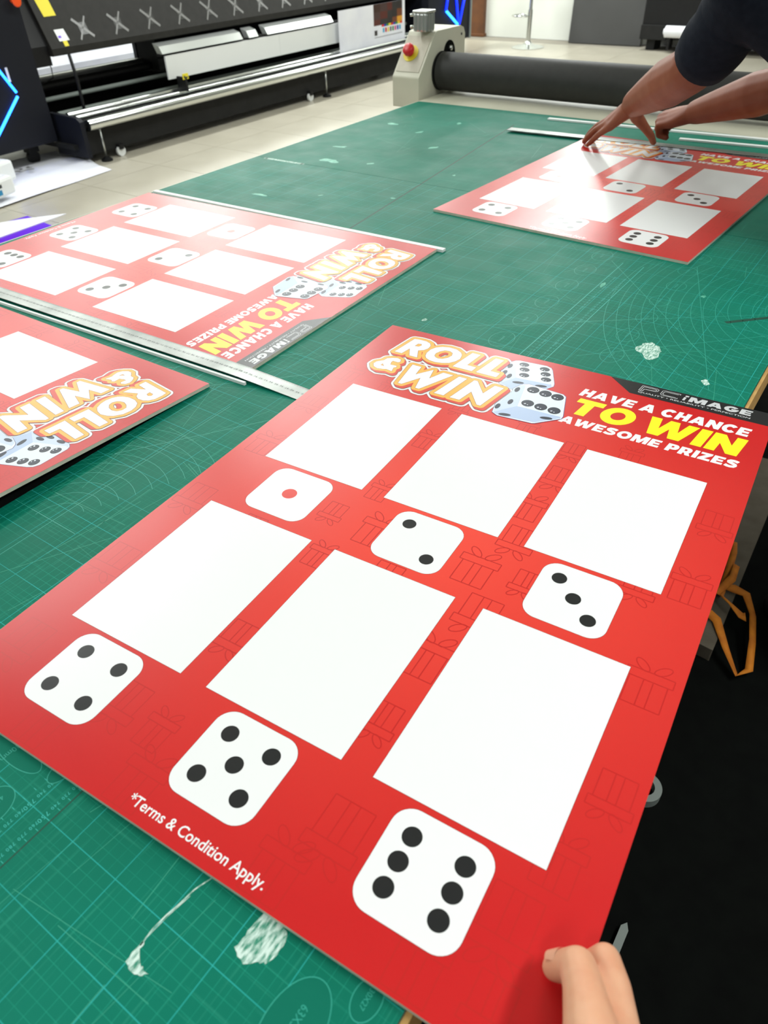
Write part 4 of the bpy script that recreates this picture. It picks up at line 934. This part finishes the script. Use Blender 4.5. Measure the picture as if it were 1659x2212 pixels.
b = MB(); n = 36
for (r0, r1) in ((0.020, 0.034),):
    prof_ = [(r0, 0.0125), (r1, 0.0125), (r1, 0.034), (r0, 0.034)]
    V = [(-0.0405 + r * math.cos(2*math.pi*j/n), 0.900 + r * math.sin(2*math.pi*j/n), z) for (r, z) in prof_ for j in range(n)]
    b.add(V, [(i * n + j, i * n + (j+1) % n, ((i+1) % 4) * n + (j+1) % n, ((i+1) % 4) * n + j) for i in range(4) for j in range(n)])
auto(b.build('tape_roll', M['grey_bar'], label='small grey tape roll peeping out below the front board', category='tape roll'), 40)
b = MB(); b.prism([(0.0150, 0.548), (0.0290, 0.552), (0.0290, 0.628), (0.0225, 0.640), (0.0150, 0.630)], 'z', 0.0122, 0.026); b.build('metal_offcut', M['grey_bar'], bevel=0.001, label='short grey metal offcut on the black floor beside the hand', category='metal offcut')

# ================================================================== person at the far right, reaching over the table
pe = empty('person', (0.16, 1.62, 0.0), label='person in a navy T-shirt leaning in from the right, hands on the far board', category='person')
def PE(me, name, m, **k):
    o = bpy.data.objects.new(name, me); COL.objects.link(o); me.materials.clear(); me.materials.append(M[m]); o.parent = pe; o.matrix_parent_inverse = Matrix.Translation(-Vector(pe.location))
    for kk, v in k.items(): o[kk] = v
    return o
V3 = Vector
shL, elL, wrL = V3((-0.385, 1.79, 1.268)), V3((-0.516, 1.935, 1.098)), V3((-0.705, 2.160, 0.978))
shR, elR, wrR = V3((-0.115, 2.02, 1.30)), V3((-0.345, 2.150, 1.045)), V3((-0.572, 2.278, 0.948))
hip, chest, neck = V3((0.10, 1.60, 0.96)), V3((-0.20, 1.86, 1.21)), V3((-0.29, 1.94, 1.355))
headc = V3((-0.345, 1.985, 1.475)); fdir = V3((-0.66, 0.62, -0.42)).normalized()
prims = []
prims += chain([hip, (hip + chest) / 2, chest], [0.135, 0.125, 0.135]) + [(chest, neck, 0.11, 0.055), (neck, headc, 0.052, 0.055)]
prims += chain([chest, shL], [0.10, 0.055]) + chain([chest, shR], [0.10, 0.055])
prims += chain([shL, shL.lerp(elL, .5), elL], [0.058, 0.054, 0.052]) + chain([elL, elL.lerp(wrL, .35), elL.lerp(wrL, .75), wrL], [0.052, 0.055, 0.043, 0.034])
prims += chain([shR, shR.lerp(elR, .5), elR], [0.054, 0.048, 0.042]) + chain([elR, elR.lerp(wrR, .3), elR.lerp(wrR, .75), wrR], [0.047, 0.052, 0.039, 0.031])
side = V3((0.62, 0.66, 0)).normalized()
for s in (-1, 1):
    h = hip + side * 0.085 * s + V3((0.02, 0, -0.06)); k = V3((0.17, 1.58, 0.50)) + side * 0.10 * s; a = V3((0.26, 1.50, 0.09)) + side * 0.11 * s
    prims += chain([h, k, k.lerp(a, .4), a], [0.095, 0.062, 0.058, 0.040]) + [(a, a + V3((-0.10, 0.10, -0.045)), 0.04, 0.03)]
# head
up_h = (V3((0, 0, 1)) - fdir * fdir.z).normalized(); rt_h = fdir.cross(up_h)
prims += [(headc + up_h * 0.03, headc - up_h * 0.03 + fdir * 0.015, 0.082, 0.066), (headc - up_h * 0.06 + fdir * 0.04, headc - up_h * 0.085 + fdir * 0.055, 0.045, 0.030), (headc + fdir * 0.075 + up_h * 0.005, headc + fdir * 0.098 - up_h * 0.022, 0.010, 0.014)]
for s in (-1, 1): prims += [(headc + rt_h * 0.078 * s + up_h * 0.012, headc + rt_h * 0.080 * s - up_h * 0.022, 0.014, 0.011)]
# spread left hand: palm, four fingers on the ruler and board, thumb braced back
kI, kM, kR, kP = V3((-0.772, 2.212, 0.924)), V3((-0.778, 2.190, 0.925)), V3((-0.772, 2.168, 0.922)), V3((-0.760, 2.150, 0.917))
for kk, r in ((kI, 0.013), (kM, 0.0135), (kR, 0.013), (kP, 0.0115)): prims += [(wrL + V3((-0.006, 0.004, -0.006)), kk, 0.023, r)]
prims += [(kI, kM, .013, .013), (kM, kR, .013, .013), (kR, kP, .013, .012), (wrL, (kI + kP) / 2, 0.026, 0.016)]
for kk, mid, dip, tip, r in ((kI, (-0.806, 2.232, 0.905), (-0.826, 2.241, 0.883), (-0.838, 2.246, 0.8645), 0.0092), (kM, (-0.815, 2.205, 0.904), (-0.837, 2.212, 0.882), (-0.849, 2.216, 0.8645), 0.0095),
                             (kR, (-0.808, 2.178, 0.900), (-0.830, 2.184, 0.879), (-0.842, 2.188, 0.8645), 0.0090), (kP, (-0.790, 2.154, 0.895), (-0.808, 2.158, 0.876), (-0.819, 2.161, 0.8645), 0.0080)):
    prims += chain([kk, V3(mid), V3(dip), V3(tip)], [r * 1.25, r * 1.08, r * .98, r * .85])
prims += chain([wrL + V3((0.0, 0.012, -0.008)), V3((-0.708, 2.200, 0.938)), V3((-0.690, 2.232, 0.908)), V3((-0.674, 2.252, 0.884)), V3((-0.667, 2.262, 0.8660))], [0.024, 0.0175, 0.0125, 0.0108, 0.0088])
# right fist
kn = [V3((-0.636, 2.322, 0.935)), V3((-0.642, 2.306, 0.930)), V3((-0.640, 2.290, 0.922)), V3((-0.634, 2.276, 0.914))]
for j, kk in enumerate(kn):
    prims += [(wrR + V3((-0.006, 0.0, -0.004)), kk, 0.024, 0.0135)]
    prims += chain([kk, kk + V3((-0.034, 0.008, -0.010)), kk + V3((-0.030, 0.014, -0.034)), kk + V3((-0.008, 0.012, -0.038))], [0.0125, 0.0105, 0.0098, 0.0088])
prims += [(kn[0], kn[1], .013, .013), (kn[1], kn[2], .013, .013), (kn[2], kn[3], .013, .013)]
prims += chain([wrR + V3((-0.01, 0.012, 0.0)), V3((-0.618, 2.318, 0.918)), V3((-0.650, 2.322, 0.900)), V3((-0.680, 2.318, 0.890))], [0.021, 0.0155, 0.0118, 0.0095])
PE(blob(prims, 0.0036, 6, 'body'), 'body', 'skin_tan')
# T-shirt: trunk plus two open sleeves
sp_ = chain([hip + V3((-0.01, 0.01, 0.02)), (hip + chest) / 2, chest], [0.165, 0.155, 0.165]) + [(chest, neck - V3((0, 0, 0.035)), 0.135, 0.085)] + chain([chest, shL + V3((0, 0, 0.012))], [0.15, 0.098]) + chain([chest, shR + V3((0, 0, 0.012))], [0.15, 0.096]) + [(shL, shL.lerp(elL, .25), 0.090, 0.078), (shR, shR.lerp(elR, .25), 0.088, 0.076)]
sme = blob(sp_, 0.008, 12, 'tshirt'); shirt = PE(sme, 'tshirt', 'shirt')
def sleeve(sh, el, end, r0, r1, sag):
    pts = []; rads = []; ax = (el - sh)
    for i in range(9):
        t = -0.05 + (end + 0.05) * i / 8.0; pts.append(sh + ax * t + V3((0, 0, -sag * t))); rads.append(r0 + (r1 - r0) * i / 8.0 + 0.0025 * math.sin(i * 2.2))
    q = [pts[-1]] + pts[::-1][1:]
    b = MB(); b.tube(pts + [pts[-1] - ax.normalized() * 0.004] + pts[::-1][1:4], rads + [rads[-1] - 0.004] + [r - 0.005 for r in rads[::-1][1:4]], 28, caps=False)
    me = b.mesh('sleeve', M['shirt'], True); o = bpy.data.objects.new('sleeve', me); COL.objects.link(o); o.parent = pe; o.matrix_parent_inverse = Matrix.Translation(-Vector(pe.location)); return o
sleeve(shL, elL, 0.80, 0.076, 0.067, 0.010); sleeve(shR, elR, 0.70, 0.078, 0.070, 0.01)
tp = []
for s in (-1, 1):
    h = hip + side * 0.085 * s + V3((0.02, 0, -0.06)); k = V3((0.17, 1.58, 0.50)) + side * 0.10 * s; a = V3((0.26, 1.50, 0.10)) + side * 0.11 * s
    tp += chain([h, k, a], [0.115, 0.085, 0.068]) + [(hip, h, 0.145, 0.115)]
PE(blob(tp, 0.009, 10, 'trousers'), 'trousers', 'trouser')
for s in (-1, 1):
    a = V3((0.26, 1.50, 0.0)) + side * 0.11 * s
    PE(blob([(a + V3((0.02, -0.02, 0.055)), a + V3((-0.12, 0.12, 0.047)), 0.042, 0.034), (a + V3((0.0, 0.0, 0.055)), a + V3((-0.04, 0.04, 0.07)), 0.042, 0.04)], 0.006, 6, 'shoe'), 'shoe', 'shoe')
hp = [(headc + up_h * 0.045 - fdir * 0.015, headc + up_h * 0.02 - fdir * 0.035, 0.086, 0.084), (headc - fdir * 0.04, headc - up_h * 0.035 - fdir * 0.045, 0.076, 0.055), (headc + up_h * 0.085 + fdir * 0.03, headc + up_h * 0.075 - fdir * 0.02, 0.045, 0.06)]
PE(blob(hp, 0.006, 6, 'hair'), 'hair', 'hair')
for s in (-1, 1):
    PE(blob([(headc + fdir * 0.074 + rt_h * 0.032 * s + up_h * 0.004, headc + fdir * 0.074 + rt_h * 0.036 * s + up_h * 0.004, 0.0085, 0.0085)], 0.0022, 2, 'eye'), 'eye', 'eye')
PE(blob([(headc + fdir * 0.083 - up_h * 0.056 + rt_h * 0.016, headc + fdir * 0.083 - up_h * 0.056 - rt_h * 0.016, 0.006, 0.006)], 0.002, 2, 'mouth'), 'mouth', 'lip')

# ================================================================== hand holding the near corner of the front board
HS = Vector((0.0105, -0.009, 0.0))
hd = empty('hand', (0.05, 0.10, 0.93), label='bare hand gripping the front red board at its corner, thumb on top', category='hand')
ar = V3((0.150, -0.10, 1.02)); wr = V3((0.0290, 0.134, 0.918)); mc = V3((0.0030, 0.1745, 0.899))
hp_ = []
hp_ += chain([ar, ar.lerp(wr, .6), wr], [0.042, 0.034, 0.0265])
hp_ += chain([wr + V3((-0.003, 0.006, 0.0)), V3((0.0085, 0.1615, 0.903)), V3((-0.0015, 0.1775, 0.8985)), V3((-0.0105, 0.1925, 0.8935)), V3((-0.0180, 0.2045, 0.8850)), V3((-0.0245, 0.2040, 0.8755)), V3((-0.0300, 0.2030, 0.8665))], [0.0245, 0.0195, 0.0152, 0.0126, 0.0118, 0.0103, 0.0085])
F4 = [[(0.0225, 0.1780, 0.887), (0.0150, 0.1990, 0.8795), (0.0050, 0.2150, 0.8700), (-0.0010, 0.2150, 0.8490), (-0.0150, 0.2080, 0.8400), (-0.0310, 0.2010, 0.8412)],
      [(0.0335, 0.1680, 0.876), (0.0290, 0.1850, 0.862), (0.0190, 0.1970, 0.8460), (0.0040, 0.1985, 0.8380), (-0.0150, 0.1930, 0.8385), (-0.0310, 0.1870, 0.8412)],
      [(0.0400, 0.1520, 0.871), (0.0365, 0.1660, 0.856), (0.0270, 0.1760, 0.8420), (0.0120, 0.1780, 0.8360), (-0.0060, 0.1740, 0.8380), (-0.0210, 0.1700, 0.8412)],
      [(0.0440, 0.1360, 0.868), (0.0400, 0.1460, 0.855), (0.0320, 0.1530, 0.8440), (0.0190, 0.1560, 0.8390), (0.0060, 0.1550, 0.8395), (-0.0060, 0.1530, 0.8415)]]
RR = [0.0092, 0.0092, 0.0088, 0.0078]
for pts, r in zip(F4, RR):
    pts = [V3(p) - HS * (0.4 if i_ == 0 else 1.0) for i_, p in enumerate(pts)]; hp_ += chain(pts, [r * 1.35, r * 1.18, r * 1.08, r * 1.0, r * .95, r * .86]); hp_ += [(wr, pts[0], 0.024, r * 1.4)]
hp_ += [(V3(F4[0][0]), V3((0.0085, 0.1640, 0.899)), 0.0115, 0.017), (V3(F4[0][0]), V3(F4[1][0]), .013, .013), (V3(F4[1][0]), V3(F4[2][0]), .013, .012), (V3(F4[2][0]), V3(F4[3][0]), .012, .011)]
hme = blob(hp_, 0.0012, 14, 'hand_skin'); hme.materials.clear(); hme.materials.append(M['skin'])
o = bpy.data.objects.new('hand_skin', hme); COL.objects.link(o); o.parent = hd; o.matrix_parent_inverse = Matrix.Translation(-Vector(hd.location) + HS)
# thumb nail, a shallow curved plate on the back of the last joint
b = MB(); tA, tB = V3((-0.0245, 0.2050, 0.8765)), V3((-0.0330, 0.2035, 0.8665)); ax = (tB - tA).normalized(); upn = V3((-0.62, 0.30, 0.72)); upn = (upn - ax * upn.dot(ax)).normalized(); sdn = ax.cross(upn); V = []
for i in range(7):
    for j in range(7):
        t = i / 6; a = math.radians(-42 + 84 * j / 6); rr = 0.0092 * (1 - 0.10 * t)
        V.append(tuple(tA.lerp(tB, 0.15 + 0.75 * t) + upn * (rr * math.cos(a) + 0.0003) + sdn * (rr * math.sin(a) * (1 - 0.25 * t * t))))
b.add(V, [(i * 7 + j, i * 7 + j + 1, (i + 1) * 7 + j + 1, (i + 1) * 7 + j) for i in range(6) for j in range(6)])
o = b.build('thumbnail', M['nail'], smooth=True); o.parent = hd; o.matrix_parent_inverse = Matrix.Translation(-Vector(hd.location) + HS)
